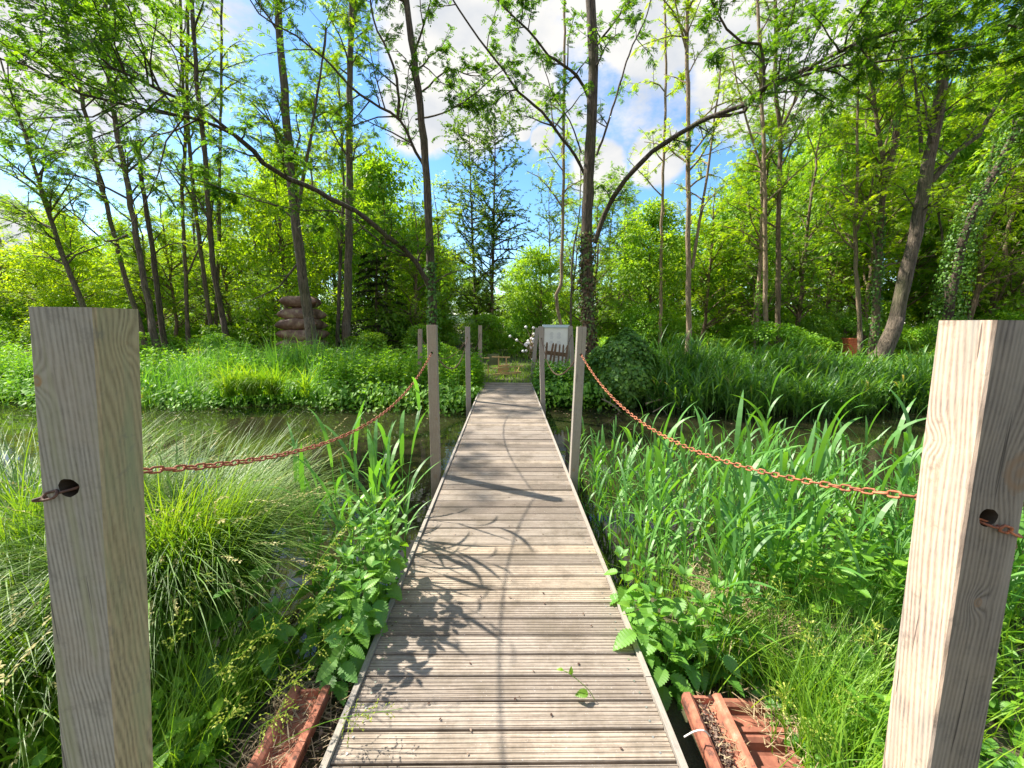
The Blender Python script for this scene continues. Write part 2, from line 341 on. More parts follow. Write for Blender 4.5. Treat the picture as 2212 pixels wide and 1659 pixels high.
# leaf templates (x along, y across, z up)
DIA = (np.array([[0, 0, 0], [.45, .28, .06], [1, 0, -.05], [.45, -.28, .06]]), [np.array([[0, 1, 2, 3]])])
HEX = (np.array([[0, 0, 0], [.22, .22, .04], [.6, .27, .04], [1, 0, -.04], [.6, -.27, .04], [.22, -.22, .04]]), [np.array([[0, 5, 4, 3, 2, 1]])])
def oval_t(w=.5, serr=0, n=6, droop=.15):
    xs = np.linspace(0, 1, n+1); v = [[0, 0, 0]]; 
    prof = lambda x: w*.5*(np.sin(np.pi*min(1, x**.72))**.8 if 0 < x < 1 else 0)
    mid = [[x, 0, -droop*x*x] for x in xs]
    ed = []
    for i in range(1, n):
        x = xs[i]; ed.append((x, prof(x), i))
    V = list(mid); Fq = []; Ft = []
    for sgn in (1, -1):
        b = len(V)
        for x, y, i in ed:
            sx = serr*.035 if serr else 0
            V.append([x-sx, sgn*y*(1+serr*.10), .12*y*2-droop*x*x]); 
            if serr: V.append([x+sx*.2, sgn*y*(1-serr*.16), .10*y*2-droop*x*x])
        st = 2 if serr else 1
        cur = [b+i*st for i in range(n-1)]
        for i in range(n-1):
            a = cur[i]; a2 = a+1 if serr else a
            if i == 0: Ft.append([0, 1, a] if sgn < 0 else [0, a, 1])
            if serr: Ft.append([i+1, a, a2] if sgn > 0 else [i+1, a2, a])
            if i < n-2: Fq.append([i+1, a2, cur[i+1], i+2] if sgn > 0 else [i+1, i+2, cur[i+1], a2])
            else: Ft.append([i+1, a2, n] if sgn > 0 else [i+1, n, a2])
    return np.array(V, float), [np.array(Fq), np.array(Ft)]
def locust_t(npair=5, L_=1.0, ls=.27, DIA=DIA):
    Vs = []; Fs = []; k = 0; nv = len(DIA[0])
    for i in range(npair):
        x = L_*(.2+.75*i/npair)
        for s in (1, -1):
            d = np.array([.35, s*.94, -.12]); R_ = frames(d[None], np.array([[0.1*s, 0, 1]]))
            v, f = inst(DIA[0], DIA[1], np.array([[x, 0, -.25*x*x]]), R_, np.array([ls*(1 if i < npair-1 else .8)]))
            v[:, :] = v; Vs.append(v); Fs.append(f[0]+k); k += nv
    v, f = inst(DIA[0], DIA[1], np.array([[L_*.95, 0, -.24]]), frames(np.array([[1, 0, -.4]]), np.array([[0, 0, 1]])), np.array([ls]))
    Vs.append(v); Fs.append(f[0]+k)
    V = np.concatenate(Vs); return V, [np.concatenate(Fs)]
LOC5 = locust_t(6); LOCB = locust_t(5, 1, .30, HEX); LOC3 = locust_t(3, 1, .42)
OV = oval_t(.55, 0, 3, .2); NETL = oval_t(.62, 1, 9, .25)
IVYL = (np.array([[0, 0, 0], [-.12, .38, -.03], [.25, .36, .05], [.42, .5, -.02], [.6, .22, .04], [1, 0, -.1], [.6, -.22, .04], [.42, -.5, -.02], [.25, -.36, .05], [-.12, -.38, -.03], [.4, 0, .03]], float),
        [np.array([[0, 1, 2, 10], [10, 2, 3, 4], [10, 4, 5, 6], [10, 6, 7, 8], [0, 10, 8, 9]])])

# ------------------------------------------------------------------ terrain and water
WZ = -0.36
def gh(x, y):                                # ground height
    x = np.asarray(x, float); y = np.asarray(y, float)
    wob = .25*np.sin(x*.9)+.15*np.sin(x*2.3+1)
    nb = 2.35+wob*.6 + np.where(x > .6, .25, 0) ; fb = 8.75+wob
    near = np.clip((nb-y)/.5, 0, 1); far = np.clip((y-fb)/1.0, 0, 1)
    land = np.where(y < 5.5, -.16+.04*np.sin(x*3+y*2), -.04+.05*np.sin(x*.7+y*.5)+np.clip((y-14)*.012, 0, 1.0))
    k = np.maximum(near, far); k = k*k*(3-2*k)
    return -1.0*(1-k)+land*k
xs = np.concatenate([np.linspace(-900, -42, 14), np.linspace(-40, 40, 241), np.linspace(42, 900, 14)])
ys = np.concatenate([np.linspace(-300, -6, 8), np.linspace(-5, 20, 126), np.linspace(21, 60, 30), np.linspace(70, 1500, 14)])
X, Y = np.meshgrid(xs, ys); Z = gh(X, Y) + .015*np.sin(X*9)*np.sin(Y*8)
nx, ny = len(xs), len(ys)
I = (np.arange(ny-1)[:, None]*nx+np.arange(nx-1)[None]).ravel()
m, t, o = mat('ground_soil')
n = noise(t, coords(t), 2.2, 8, .7)
n3 = noise(t, coords(t), 40, 4, .7)
p = N(t, 'ShaderNodeBsdfPrincipled'); p.inputs['Roughness'].default_value = .95
c = mixc(t, n3, ramp(t, n, [(.35, (.03, .03, .015)), (.55, (.05, .07, .02)), (.7, (.09, .07, .045))]), (.11, .085, .05))
L(t, c, p.inputs['Base Color']); L(t, bump(t, n3, .8, .02), p.inputs['Normal']); L(t, p.outputs[0], o.inputs[0])
tag(build(np.stack([X.ravel(), Y.ravel(), Z.ravel()], 1), [np.stack([I, I+1, I+nx+1, I+nx], 1)], 'ground', m, smooth=True), kind='structure')
m, t, o = mat('river_water')
p = N(t, 'ShaderNodeBsdfPrincipled'); p.inputs['Base Color'].default_value = (.022, .022, .010, 1); p.inputs['Roughness'].default_value = .02; p.inputs['IOR'].default_value = 1.45
v = coords(t, (1, 1.8, 1)); n = noise(t, v, 2.2, 3, .5)
L(t, bump(t, n, .10, .02), p.inputs['Normal']); L(t, p.outputs[0], o.inputs[0])
g = G(); g.add([[-120, .5, WZ], [120, .5, WZ], [120, 11, WZ], [-120, 11, WZ]], np.array([[0, 1, 2, 3]]))
tag(g.build('water', m), kind='structure')
# hills far to the left
hx = np.linspace(-1500, 900, 80); H = (150+35*np.sin(hx*.004+1.2)+18*np.sin(hx*.013)+8*np.sin(hx*.031))*np.clip((-350-hx)/500, .15, 1)
V = []; 
for k, (yy, s) in enumerate(((800, 0), (900, .6), (1050, 1), (1300, .7))):
    V.append(np.stack([hx, np.full(80, yy), H*s-2], 1))
V = np.concatenate(V); I = (np.arange(3)[:, None]*80+np.arange(79)[None]).ravel()
tag(build(V, [np.stack([I, I+1, I+81, I+80], 1)], 'hills', simple('hill_forest', (.045, .085, .05), .9, 0, .4, .02, .3), smooth=True), kind='structure')

# ------------------------------------------------------------------ footbridge
DECKM = woodmat('deck_timber', (.31, .265, .215), (.53, .465, .39), (.12, .088, .062), 'X', True, rings=10, gc=.4)
TRIMM = woodmat('trim_timber', (.30, .27, .23), (.46, .42, .37), (.14, .11, .09), 'Y', False)
bridge = thing('footbridge', 'narrow wooden footbridge of grooved grey boards running straight across the water', 'footbridge', (0, 0, 0))
W2 = .615; BW = .1155
rng = np.random.default_rng(3)
g = G(); scr = G()
yb = -.9; i = 0
while yb < 10.15:
    wv = BW-.008+rng.uniform(-.002, .0015); z0 = rng.normal(0, .0016); tl = rng.normal(0, .0016); prof = []
    ng = 6
    prof.append((0, -.028)); prof.append((0, -.004)); prof.append((.003, 0))
    for k in range(ng):
        c_ = wv*(k+.5+.0)/ng
        prof += [(c_-.0026, 0), (c_-.0014, -.0026), (c_+.0014, -.0026), (c_+.0026, 0)]
    prof += [(wv-.003, 0), (wv, -.004), (wv, -.028)]
    pr = np.array(prof); k = len(pr); nxs = 2
    x0 = -W2+rng.normal(0, .001); x1 = W2+rng.normal(0, .001)
    V = []
    for xx, zz in ((x0, -tl), (x1, tl)):
        V.append(np.stack([np.full(k, xx), yb+pr[:, 0], pr[:, 1]+z0+zz], 1))
    j = np.arange(k-1)
    V = np.concatenate(V); Fq = np.stack([j, k+j, k+j+1, j+1], 1)
    g.add(V, [Fq, np.array([list(range(k))]), np.array([list(range(2*k-1, k-1, -1))])])
    for sx in (-W2+.05, W2-.05):
        for sy in (.028, .083):
            an = np.linspace(0, 2*np.pi, 6, endpoint=False)
            cx, cy_ = sx+rng.normal(0, .006), yb+sy*wv/.11+rng.normal(0, .003)
            scr.add(np.stack([cx+.0048*np.cos(an), cy_+.0048*np.sin(an), np.full(6, z0+.002)], 1), np.array([list(range(6))]))
    yb += BW
g.build('deck', DECKM, bridge)
tag(scr.build('screw', MT['screw'], bridge), kind='stuff')
for s in (-1, 1):
    gg = G(); yy = -.9
    while yy < 10.1:
        l = min(2.4, 10.17-yy); gg.add(*box((s*(W2+.014), yy+l/2, -.045), (.024, l-.004, .12))); yy += l
    gg.build('edge_trim', TRIMM, bridge)
    gg = G(); gg.add(*box((s*.42, 4.6, -.11), (.09, 11, .14))); gg.build('beam', TRIMM, bridge)

# ------------------------------------------------------------------ posts
def post(top, bot, w_, d_, hole, label, group='square wooden chain posts along the bridge', m=None, rz=0, slant=0):
    """leaning square post from the top centre to the bottom centre with a hole drilled through along Y"""
    top = np.asarray(top, float); bot = np.asarray(bot, float); root = thing('chain_post', label, 'post', bot, group)
    nb = 14; g = G()
    ax = (top-bot); ln = np.linalg.norm(ax)
    cxr, sxr = math.cos(rz), math.sin(rz)
    ch = .004
    sec = np.array([[-w_/2+ch, -d_/2], [w_/2-ch, -d_/2], [w_/2, -d_/2+ch], [w_/2, d_/2-ch], [w_/2-ch, d_/2], [-w_/2+ch, d_/2], [-w_/2, d_/2-ch], [-w_/2, -d_/2+ch]])
    sec = np.stack([sec[:, 0]*cxr-sec[:, 1]*sxr, sec[:, 0]*sxr+sec[:, 1]*cxr], 1)
    V = []
    for s in (0, 1):
        c = bot+ax*s
        zz = c[2]+(slant*sec[:, 0] if s else 0)
        V.append(np.stack([c[0]+sec[:, 0], c[1]+sec[:, 1], np.broadcast_to(zz, (8,))], 1))
    j = np.arange(8); k = (j+1) % 8
    g.add(np.concatenate(V), [np.stack([j, k, k+8, j+8], 1), np.array([[7, 6, 5, 4, 3, 2, 1, 0]]), np.array([[8, 9, 10, 11, 12, 13, 14, 15]])])
    o = g.build('post_body', m, root, bot)
    hx, hz, hr = hole
    an = np.linspace(0, 2*np.pi, 20, endpoint=False); rr = hr*(1+.05*np.sin(an*3+1)+.03*np.sin(an*7))
    f = (hz-bot[2])/ax[2]; cc = bot+ax*f
    A = np.stack([cc[0]+hx+rr*np.cos(an), np.full(20, cc[1]-d_), hz+rr*np.sin(an)*1.05], 1)-bot; B = A.copy(); B[:, 1] += 2*d_
    j = np.arange(20); k = (j+1) % 20
    cut = build(np.concatenate([A, B]), [np.stack([j, k, k+20, j+20], 1)[:, ::-1], np.arange(20)[None], np.arange(39, 19, -1)[None]], 'cutter', MT['hole'], root)
    bpy.context.view_layer.update()
    md = o.modifiers.new('b', 'BOOLEAN'); md.operation = 'DIFFERENCE'; md.object = cut; md.solver = 'EXACT'; md.material_mode = 'TRANSFER'
    dg = bpy.context.evaluated_depsgraph_get()
    me = bpy.data.meshes.new_from_object(o.evaluated_get(dg)); o.modifiers.clear(); o.data = me
    if len(me.materials) == 0: me.materials.append(m)
    cm = cut.data; bpy.data.objects.remove(cut); bpy.data.meshes.remove(cm)
    return root, cc + np.array([hx, 0, 0])
# near left: front face 58..182 at the top, hole at (130,1055)
pm = [woodmat('post_timber_mid_%s' % c, a, b, d, 'Z', knots=kk) for c, a, b, d, kk in (
    ('grey', (.30, .265, .225), (.46, .41, .36), (.14, .11, .09), [(0.01, -.05, 1.0, .02)]),
    ('brown', (.33, .26, .20), (.48, .40, .31), (.17, .11, .07), [(0, -.05, .9, .025), (.02, -.05, 1.5, .015)]))]
def postpx(tl, tr, yt, bl, br, d, zb, **k):
    """front face edges at the top (tl,tr) at row yt and lower down (bl[0],br at row bl[1]); depth d"""
    a = P((tl+tr)/2, yt, d); b = Py((bl[0]+br)/2, bl[1], a[1]); s = (zb-b[2])/(a[2]-b[2]); bot = b+(a-b)*s
    return a, bot
D1 = .70
def kn(a, b, lst):                           # knots given as (px, py, dy, radius) on the post's skin, in its own coordinates
    return [tuple(Py(x, y, a[1]+dy)-b-np.array([0, .05, 0]))+(rr_,) for x, y, dy, rr_ in lst]
a, b = postpx(58, 190, 663, (143, 1659), 232, .70, -.35)
greyL = woodmat('post_timber_left', (.28, .275, .24), (.44, .43, .375), (.13, .125, .10), 'Z', knots=kn(a, b, [(258, 738, .07, .017), (85, 822, 0, .013), (225, 1420, .04, .02)]), k_tint=(.30, .17, .06), rings=15, gc=.5, side=(1, (1.15, 1.0, .70), (.28, .30, .17)))
_, HL = post(a+np.array([0, .05, 0]), b+np.array([0, .05, 0]), .108, .10, (.0, 1.222, .0175), 'thick pale grey post nearest on the left, chain link poking out of its hole', m=greyL, rz=R(6))
a, b = postpx(2145, 2285, 692, (2000, 1659), 2120, .74, -.35)
greyR = woodmat('post_timber_right', (.165, .15, .13), (.27, .245, .21), (.065, .055, .045), 'Z', knots=kn(a, b, [(2005, 950, .08, .015), (2200, 1020, 0, .042), (2110, 1300, 0, .012)]), k_tint=(.22, .15, .09), gc=.7, rings=15, side=(-1, (2.4, 2.03, 1.85), (.30, .28, .24)))  # shaded front and sunlit inner face painted into the timber colours
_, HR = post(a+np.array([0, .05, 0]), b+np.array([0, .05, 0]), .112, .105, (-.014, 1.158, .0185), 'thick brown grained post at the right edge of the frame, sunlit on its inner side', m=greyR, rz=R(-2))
def midpost(xt, yt, xb, yb_, d, wpx, zb, label, m, hz=1.25, rz=0):
    a = P(xt, yt, d); b = Py(xb, yb_, a[1]); s = (zb-b[2])/(a[2]-b[2]); bot = b+(a-b)*s
    w_ = wpx*.92*d/F
    return post(a+np.array([0, w_/2, 0]), bot+np.array([0, w_/2, 0]), w_, w_, (0, hz, .012), label, m=m, rz=rz)[1]
HML = midpost(931.5, 702, 941, 1055, 3.75, 22, -.9, 'grey and brown post left of the bridge at mid span, with a knot halfway up', pm[1])
HMR = midpost(1258, 706, 1240, 1040, 3.70, 21, -.9, 'purple grey post right of the bridge at mid span, leaning outward', pm[0])
HFL = midpost(1009.5, 706, 1012, 900, 7.6, 11, -.9, 'grey post left of the bridge near the far bank', pm[0])
HFR = midpost(1169, 705, 1174, 900, 7.6, 11, -.9, 'grey post right of the bridge near the far bank, just left of the white board', pm[0])
HEL = midpost(1037, 703, 1037, 830, 10.3, 8.5, -.4, 'slim post at the far left end of the bridge', pm[1])
HER = midpost(1161, 708, 1150, 810, 10.4, 8.5, -.4, 'slanting post at the far right end of the bridge beside the white balls', pm[0])
HOL = midpost(907, 711, 906, 830, 9.6, 9, -.4, 'short far bank post standing apart left of the bridge in the nettles', pm[1])
HOR = midpost(1233, 704, 1240, 830, 9.7, 9, -.4, 'post leaning right beside the white notice board', pm[0])

# ------------------------------------------------------------------ chains
def link_t(l=.044, w_=.024, r=.0032, ns=16, nr=6):
    s = np.linspace(0, 2*np.pi, ns, endpoint=False); st = (l-w_)/2
    c = np.stack([np.cos(s)*(w_/2-r)+np.sign(np.cos(s))*st, np.sin(s)*(w_/2-r), 0*s], 1)
    tg = unit(np.roll(c, -1, 0)-np.roll(c, 1, 0)); nrm = np.stack([tg[:, 1], -tg[:, 0], 0*s], 1); B = np.array([0, 0, 1.0])
    a = np.linspace(0, 2*np.pi, nr, endpoint=False)
    V = c[:, None]+r*(np.cos(a)[None, :, None]*nrm[:, None]+np.sin(a)[None, :, None]*B)
    i = np.arange(ns)[:, None]; j = np.arange(nr)[None]; i2 = (i+1) % ns; j2 = (j+1) % nr
    return V.reshape(-1, 3), [np.stack([i*nr+j, i2*nr+j, i2*nr+j2, i*nr+j2], -1).reshape(-1, 4)]
def chain(pts, label, m, sc_=1.0, seed=0):
    sc_ *= .88
    p = smoothpath(pts, .01); d = np.concatenate([[0], np.cumsum(np.linalg.norm(np.diff(p, axis=0), axis=1))])
    pitch = .044*sc_-2*.0032*sc_*1.15; n = int(d[-1]/pitch); s = (np.arange(n)+.5)*pitch
    C = np.stack([np.interp(s, d, p[:, i]) for i in range(3)], 1)
    C2 = np.stack([np.interp(s+.01, d, p[:, i]) for i in range(3)], 1); D = C2-C
    D[-1] = D[-2] if n > 1 else D[-1]
    rg = np.random.default_rng(seed); an = np.where(np.arange(n) % 2, 0, np.pi/2)+.35+rg.normal(0, .16, n)
    f0 = frames(D, np.array([0, 0, 1.0])[None].repeat(n, 0)); Yv = f0[:, :, 1]*np.cos(an)[:, None]+f0[:, :, 2]*np.sin(an)[:, None]; Xv = f0[:, :, 0]
    Rm = np.stack([Xv, Yv, np.cross(Xv, Yv)], 2)
    V, Fq = inst(*link_t(), C, Rm, np.full(n, sc_)); gg = G(); gg.add(V, Fq)
    return tag(gg.build('chain', m, smooth=True, origin=tuple(C[0])), label, 'chain', 'rusty chains strung between the posts')
def sag(A, B, s, n=14):
    t_ = np.linspace(0, 1, n)[:, None]; q = A*(1-t_)+B*t_; q[:, 2] -= (4*s*t_*(1-t_))[:, 0]; return q
o1 = np.array([0, -.056, 0])
ya = np.array([0, .055, 0])
chain(sag(HL+ya+np.array([0, 0, -.01]), HML-np.array([0, .058, 0]), .26), 'shaded rusty chain sagging from the near left post to the mid left post', MT['shadechain'], 1, 1)
chain(sag(HR+ya+np.array([0, 0, -.01]), HMR-np.array([0, .055, 0]), .26), 'bright orange rusty chain sagging from the near right post to the mid right post', MT['chain'], 1, 2)
for A, B, s, lb in ((HML, HFL, .35, 'thin dark chain drooping between the mid left and far left posts'), (HMR, HFR, .42, 'thin dark chain drooping between the mid right and far right posts'),
                    (HFL, HEL, .3, 'dark chain hanging at the far left end of the bridge'), (HFR, HOR, .45, 'dark chain hanging in front of the broken pickets'), (HFL, HOL, .5, 'dark chain looping off to the post in the far nettles')):
    chain(sag(A+np.array([0, .06, 0]), B-np.array([0, .06, 0]), s), lb, MT['oldchain'], .95, 3)
q = HL+np.array([0, -.048, 0])
chain([q+[.004, .05, -.004], q+[.0, .012, -.006], q+[-.022, -.01, -.010], q+[-.05, -.006, -.02], q+[-.06, .012, -.032], q+[-.064, .03, -.05]], 'old chain end poking out of the hole of the near left post', MT['oldchain'], .95, 4)
q = HR+np.array([0, -.052, 0])
chain([q+[-.004, .05, -.01], q+[.004, .012, -.014], q+[.022, -.006, -.018], q+[.044, -.004, -.026], q+[.062, .0, -.034], q+[.09, .02, -.05]], 'rusty chain end poking out of the hole of the near right post', MT['chain'], .95, 5)
# ------------------------------------------------------------------ clay tiles, cord
def tile(a, b, wid, label, th=.014, hgt=.045, m_='tile'):
    """interlocking clay tile: two raised ribs round a trough, open ends; from a to b along its length"""
    a = np.asarray(a, float); b = np.asarray(b, float); d = unit(b-a); s = unit(np.cross(d, [0, 0, 1])); u = np.cross(s, d)
    prof = np.array([[-.5, .2], [-.5, 1], [-.38, 1], [-.30, .75], [-.26, .15], [-.10, 0], [.12, 0], [.20, .2], [.25, .8], [.33, 1.05], [.46, 1.0], [.5, .6], [.5, 0]])
    pr = np.stack([prof[:, 0]*wid, prof[:, 1]*hgt], 1); lo = pr-np.array([0, th]); ring = np.concatenate([pr, lo[::-1]]); k = len(ring)
    ln = np.linalg.norm(b-a); V = []
    ss = [0, .012, .05, .5, .95, .988, 1]
    for q in ss:
        e = 0 if .01 < q < .99 else -.004
        V.append(a+d*q*ln+ring[:, :1]*s+(ring[:, 1:]+e)*u)
    j = np.arange(k); j2 = (j+1) % k; Fq = np.concatenate([np.stack([i*k+j, i*k+j2, (i+1)*k+j2, (i+1)*k+j], 1) for i in range(len(ss)-1)])
    c = np.arange(12); n_ = (len(ss)-1)*k
    E = np.stack([c, c+1, k-2-c, k-1-c], 1)
    gg = G(); gg.add(np.concatenate(V), [Fq, E, E[:, ::-1]+n_])
    root = thing('roof_tile', label, 'roof tile', tuple(a), 'red clay roof tiles beside the bridge')
    gg.build('tile_body', MT[m_], root, a)
    g2 = G(); cx = a+d*.03*ln
    g2.add(*bar(cx-s*wid*.28+u*hgt*.35, cx+s*wid*.22+u*hgt*.35, .012, .03)); g2.build('end_lip', MT[m_], root, a)
tile(Pz(1512, 1512, -.07), Pz(1620, 1760, -.10), .16, 'long red tile with a litter filled trough beside the right edge of the deck')
tile(Pz(1700, 1562, -.14), Pz(1500, 1560, -.13), .15, 'upper shaded red tile lying crosswise behind the long right tile', m_='shadetile')
tile(Pz(1720, 1645, -.15), Pz(1540, 1640, -.14), .15, 'lower shaded red tile lying crosswise behind the long right tile', m_='shadetile')
tile(Pz(672, 1498, -.045), Pz(560, 1730, -.055), .17, 'sunlit red tile under dry straw left of the deck')
gg = G(); pts = smoothpath([Pz(1478, 1592, -.03), Pz(1500, 1580, .0), Pz(1520, 1578, .01), Pz(1533, 1590, -.03)], .01)
gg.add(*tube(pts, .003, 6)); tag(gg.build('cord', MT['cord']), 'short white cord curling over the long right tile', 'cord')

# ------------------------------------------------------------------ things on the far bank
# stacked steel cushions
def pillow(sx, sy, sz, seed):
    rg = np.random.default_rng(seed); n = 18; u = np.linspace(-1, 1, n); U, V_ = np.meshgrid(u, u, indexing='ij')
    th = ((1-U**4)*(1-V_**4)).clip(0)**.55; pin = 1-.2*(1-np.abs(V_)**2)*np.abs(U)**6; pin2 = 1-.2*(1-np.abs(U)**2)*np.abs(V_)**6
    X_ = U*pin*sx; Y_ = V_*pin2*sy; wr = .02*np.sin(U*9+seed)*th+.02*np.sin(V_*7+seed*2)*th
    warp = .05*U*V_*rg.uniform(-1, 1)+.06*(U**2)*rg.uniform(-.4, .6)
    top = np.stack([X_, Y_, (th*1.0+wr*2)*sz*.5+warp*sz*2+.008], -1).reshape(-1, 3); bot_ = np.stack([X_, Y_, -(th*.85)*sz*.5+warp*sz*2-.008], -1).reshape(-1, 3)
    I = (np.arange(n-1)[:, None]*n+np.arange(n-1)[None]).ravel(); Fq = np.stack([I, I+n, I+n+1, I+1], 1)
    e = np.concatenate([np.arange(n-1), np.arange(n-1)*n+n-1, (n*(n-1)+np.arange(n-1, 0, -1)), np.arange(n-1, 0, -1)*n]); e2 = np.roll(e, -1)
    return np.concatenate([top, bot_]), [np.concatenate([Fq, Fq[:, ::-1]+n*n, np.stack([e, e2, e2+n*n, e+n*n], 1)])]
pd = 15.2
base = Pz(655, 790, 0); base = P(655, 775, pd); base[2] = -.1
st = thing('cushion_sculpture', 'tower of six rusty steel cushions behind the leaning trunk', 'sculpture', tuple(base))
for k, (py, cx, hw, rz) in enumerate(((654, 651, 38, .25), (679, 653, 41, -.2), (701, 653, 45, .1), (724, 656, 44, -.1), (746, 656, 46, .2), (770, 655, 46, 0))):
    c = P(cx, py, pd); s = hw*pd/F; v, f = pillow(s, s*.8, .47, k+1)
    cz, sz_ = math.cos(rz), math.sin(rz); v = v @ np.array([[cz, sz_, 0], [-sz_, cz, 0], [0, 0, 1]])
    gg = G(); gg.add(v+c, f); gg.build('cushion', MT['pillow'], st, base, smooth=True)
# white notice board
nd = 11.3
A = P(1176, 706, nd); B = P(1227, 706, nd); base = P(1201, 800, nd); base[2] = 0
nb = thing('notice_board', 'tall white notice board under a pale blue cap at the far bridge end', 'notice board', tuple(base))
A[2] = B[2] = 1.42; wdt = B[0]-A[0]; cx = (A[0]+B[0])/2; cy0 = A[1]
g = G(); g.add(*box((cx, cy0, .80), (wdt, .03, 1.28))); g.build('panel', MT['white'], nb, base)
g = G(); g.add(*box((cx-.01, cy0-.01, 1.465), (wdt+.09, .09, .075))); g.build('cap', MT['cap'], nb, base)
for k, (x0, z0_, ww, hh) in enumerate(((-.13, 1.18, .12, .20), (.08, 1.18, .13, .20), (-.13, .92, .14, .22), (.08, .92, .14, .2))):
    g = G()
    for i_ in range(7): g.add(*box((cx+x0, cy0-.017, z0_+hh/2-i_*hh/7), (ww*(.9 if i_ % 3 else .6), .002, hh/16)))
    g.build('printed_text', MT['print'], nb, base)
for s in (-1, 1):
    g = G(); g.add(*box((cx+s*(wdt/2+.035), cy0, .62), (.06, .07, 1.6))); g.build('upright', pm[0], nb, base)
# broken picket fence leaning before it
fd = 10.9; base = P(1195, 812, fd); base[2] = 0
pf = thing('picket_fence', 'broken brown picket fence piece leaning in front of the white board', 'fence', tuple(base))
def cz(x, y): return (1042.3+x*.124, 685.8+y*.124)
for (x1, y1, x2, y2, ww) in ((1125, 430, 1090, 860, 4.4), (1235, 445, 1150, 915, 4.6), (1282, 452, 1220, 900, 4.6), (1350, 465, 1310, 880, 3.4), (1412, 472, 1385, 830, 3.8), (1482, 480, 1440, 830, 4.2)):
    a = P(*cz(x1, y1), fd+.02); b = P(*cz(x2, y2), fd); d = unit(a-b); s = ww*fd/F/2; sd_ = unit(np.cross(d, [0, 1, 0])); th_ = np.array([0, .018, 0])
    o2 = [b-sd_*s, b+sd_*s, a+sd_*s-d*.05, a+sd_*s*.45, a-sd_*s*.45, a-sd_*s-d*.05]
    V = np.array([q-th_/2 for q in o2]+[q+th_/2 for q in o2]); j = np.arange(6); k = (j+1) % 6
    g = G(); g.add(V, [np.stack([j, k, k+6, j+6], 1), np.arange(5, -1, -1)[None], np.arange(6, 12)[None]]); g.build('picket', MT['picket'], pf, base)
g = G(); g.add(*bar(P(*cz(1090, 608), fd+.04), P(*cz(1480, 655), fd+.04), .03, .11)); g.build('rail', MT['picket'], pf, base)
# balls on bent rods
bd = 11.2; base = P(1130, 805, bd); base[2] = 0
bs = thing('ball_sculpture', 'cluster of small white balls on bent thin rods left of the white board', 'sculpture', tuple(base))
rt = P(*cz(930, 640), bd)
rg = np.random.default_rng(5)
for (x, y) in ((480, 327), (598, 395), (755, 167), (887, 180), (935, 272), (892, 290), (850, 368), (885, 380), (878, 427), (795, 410), (770, 450), (805, 448), (745, 475), (765, 492), (912, 482), (843, 528), (705, 588), (765, 580), (877, 732)):
    c = P(*cz(x, y), bd+rg.uniform(-.2, .2))
    n = 10; th = np.linspace(0, np.pi, n); ph = np.linspace(0, 2*np.pi, 14, endpoint=False); r_ = .041
    V = np.stack([r_*np.sin(th)[:, None]*np.cos(ph), r_*np.sin(th)[:, None]*np.sin(ph), r_*np.cos(th)[:, None]+0*ph], -1).reshape(-1, 3)+c
    i_ = np.arange(n-1)[:, None]*14; j = np.arange(14)[None]; k = (j+1) % 14
    g = G(); g.add(V, np.stack([i_+j, i_+14+j, i_+14+k, i_+k], -1).reshape(-1, 4)); g.build('ball', MT['ball'], bs, base, smooth=True)
    mid = (rt+c)/2+np.array([-.12*np.sign(c[0]-rt[0]+.2), rg.uniform(-.1, .1), -.22+rg.uniform(0, .35)])
    g = G(); g.add(*tube(smoothpath([rt*.6+rt*.4, mid, c], .05), .006, 5)); g.build('rod', MT['wire'], bs, base)
g = G(); g.add(*tube([np.array([rt[0]+.1, rt[1], -.05]), np.array([rt[0]+.03, rt[1], .5]), rt], .012, 6)); g.build('stem', MT['wire'], bs, base)
# yellow slatted wooden frame
yd = 12.0; base = P(1095, 812, yd); base[2] = -.05
wf = thing('wooden_bench', 'yellow pine slatted bench frame on the grass past the bridge end', 'bench', tuple(base))
def pb(x1, y1, x2, y2, wpx, nm, m_, dz=0.0, th=.04):
    g = G(); g.add(*bar(P(*cz(x1, y1), yd+dz), P(*cz(x2, y2), yd+dz), th, wpx*.124*yd/F)); g.build(nm, m_, wf, base)
pb(283, 665, 278, 1000, 22, 'leg', MT['pine']); pb(415, 700, 412, 985, 20, 'leg', MT['pine'], .3); pb(570, 880, 570, 970, 18, 'leg', MT['pine'], .1); pb(640, 870, 605, 960, 14, 'leg', MT['pine'], .1)
pb(160, 685, 480, 695, 22, 'slat', MT['pine'], -.05); pb(270, 852, 465, 830, 30, 'slat', MT['pine'], .06); pb(285, 912, 465, 895, 40, 'slat', MT['pine'], .06)
pb(180, 890, 712, 843, 12, 'slat', MT['pine'], -.1); pb(180, 1000, 670, 955, 34, 'slat', MT['pine'], -.07); pb(300, 945, 470, 960, 22, 'slat', MT['pine'], .02); pb(-60, 705, 120, 705, 18, 'slat', MT['pine'], -.1); 
pb(-40, 720, -40, 1000, 20, 'leg', MT['pine'], -.1); pb(100, 720, 100, 1000, 20, 'leg', MT['pine'], .35)
g = G(); g.add(*bar(P(*cz(90, 733), yd+.2), P(*cz(285, 733), yd+.2), .02, 195*.124*yd/F)); g.build('back_panel', MT['net'], wf, base)
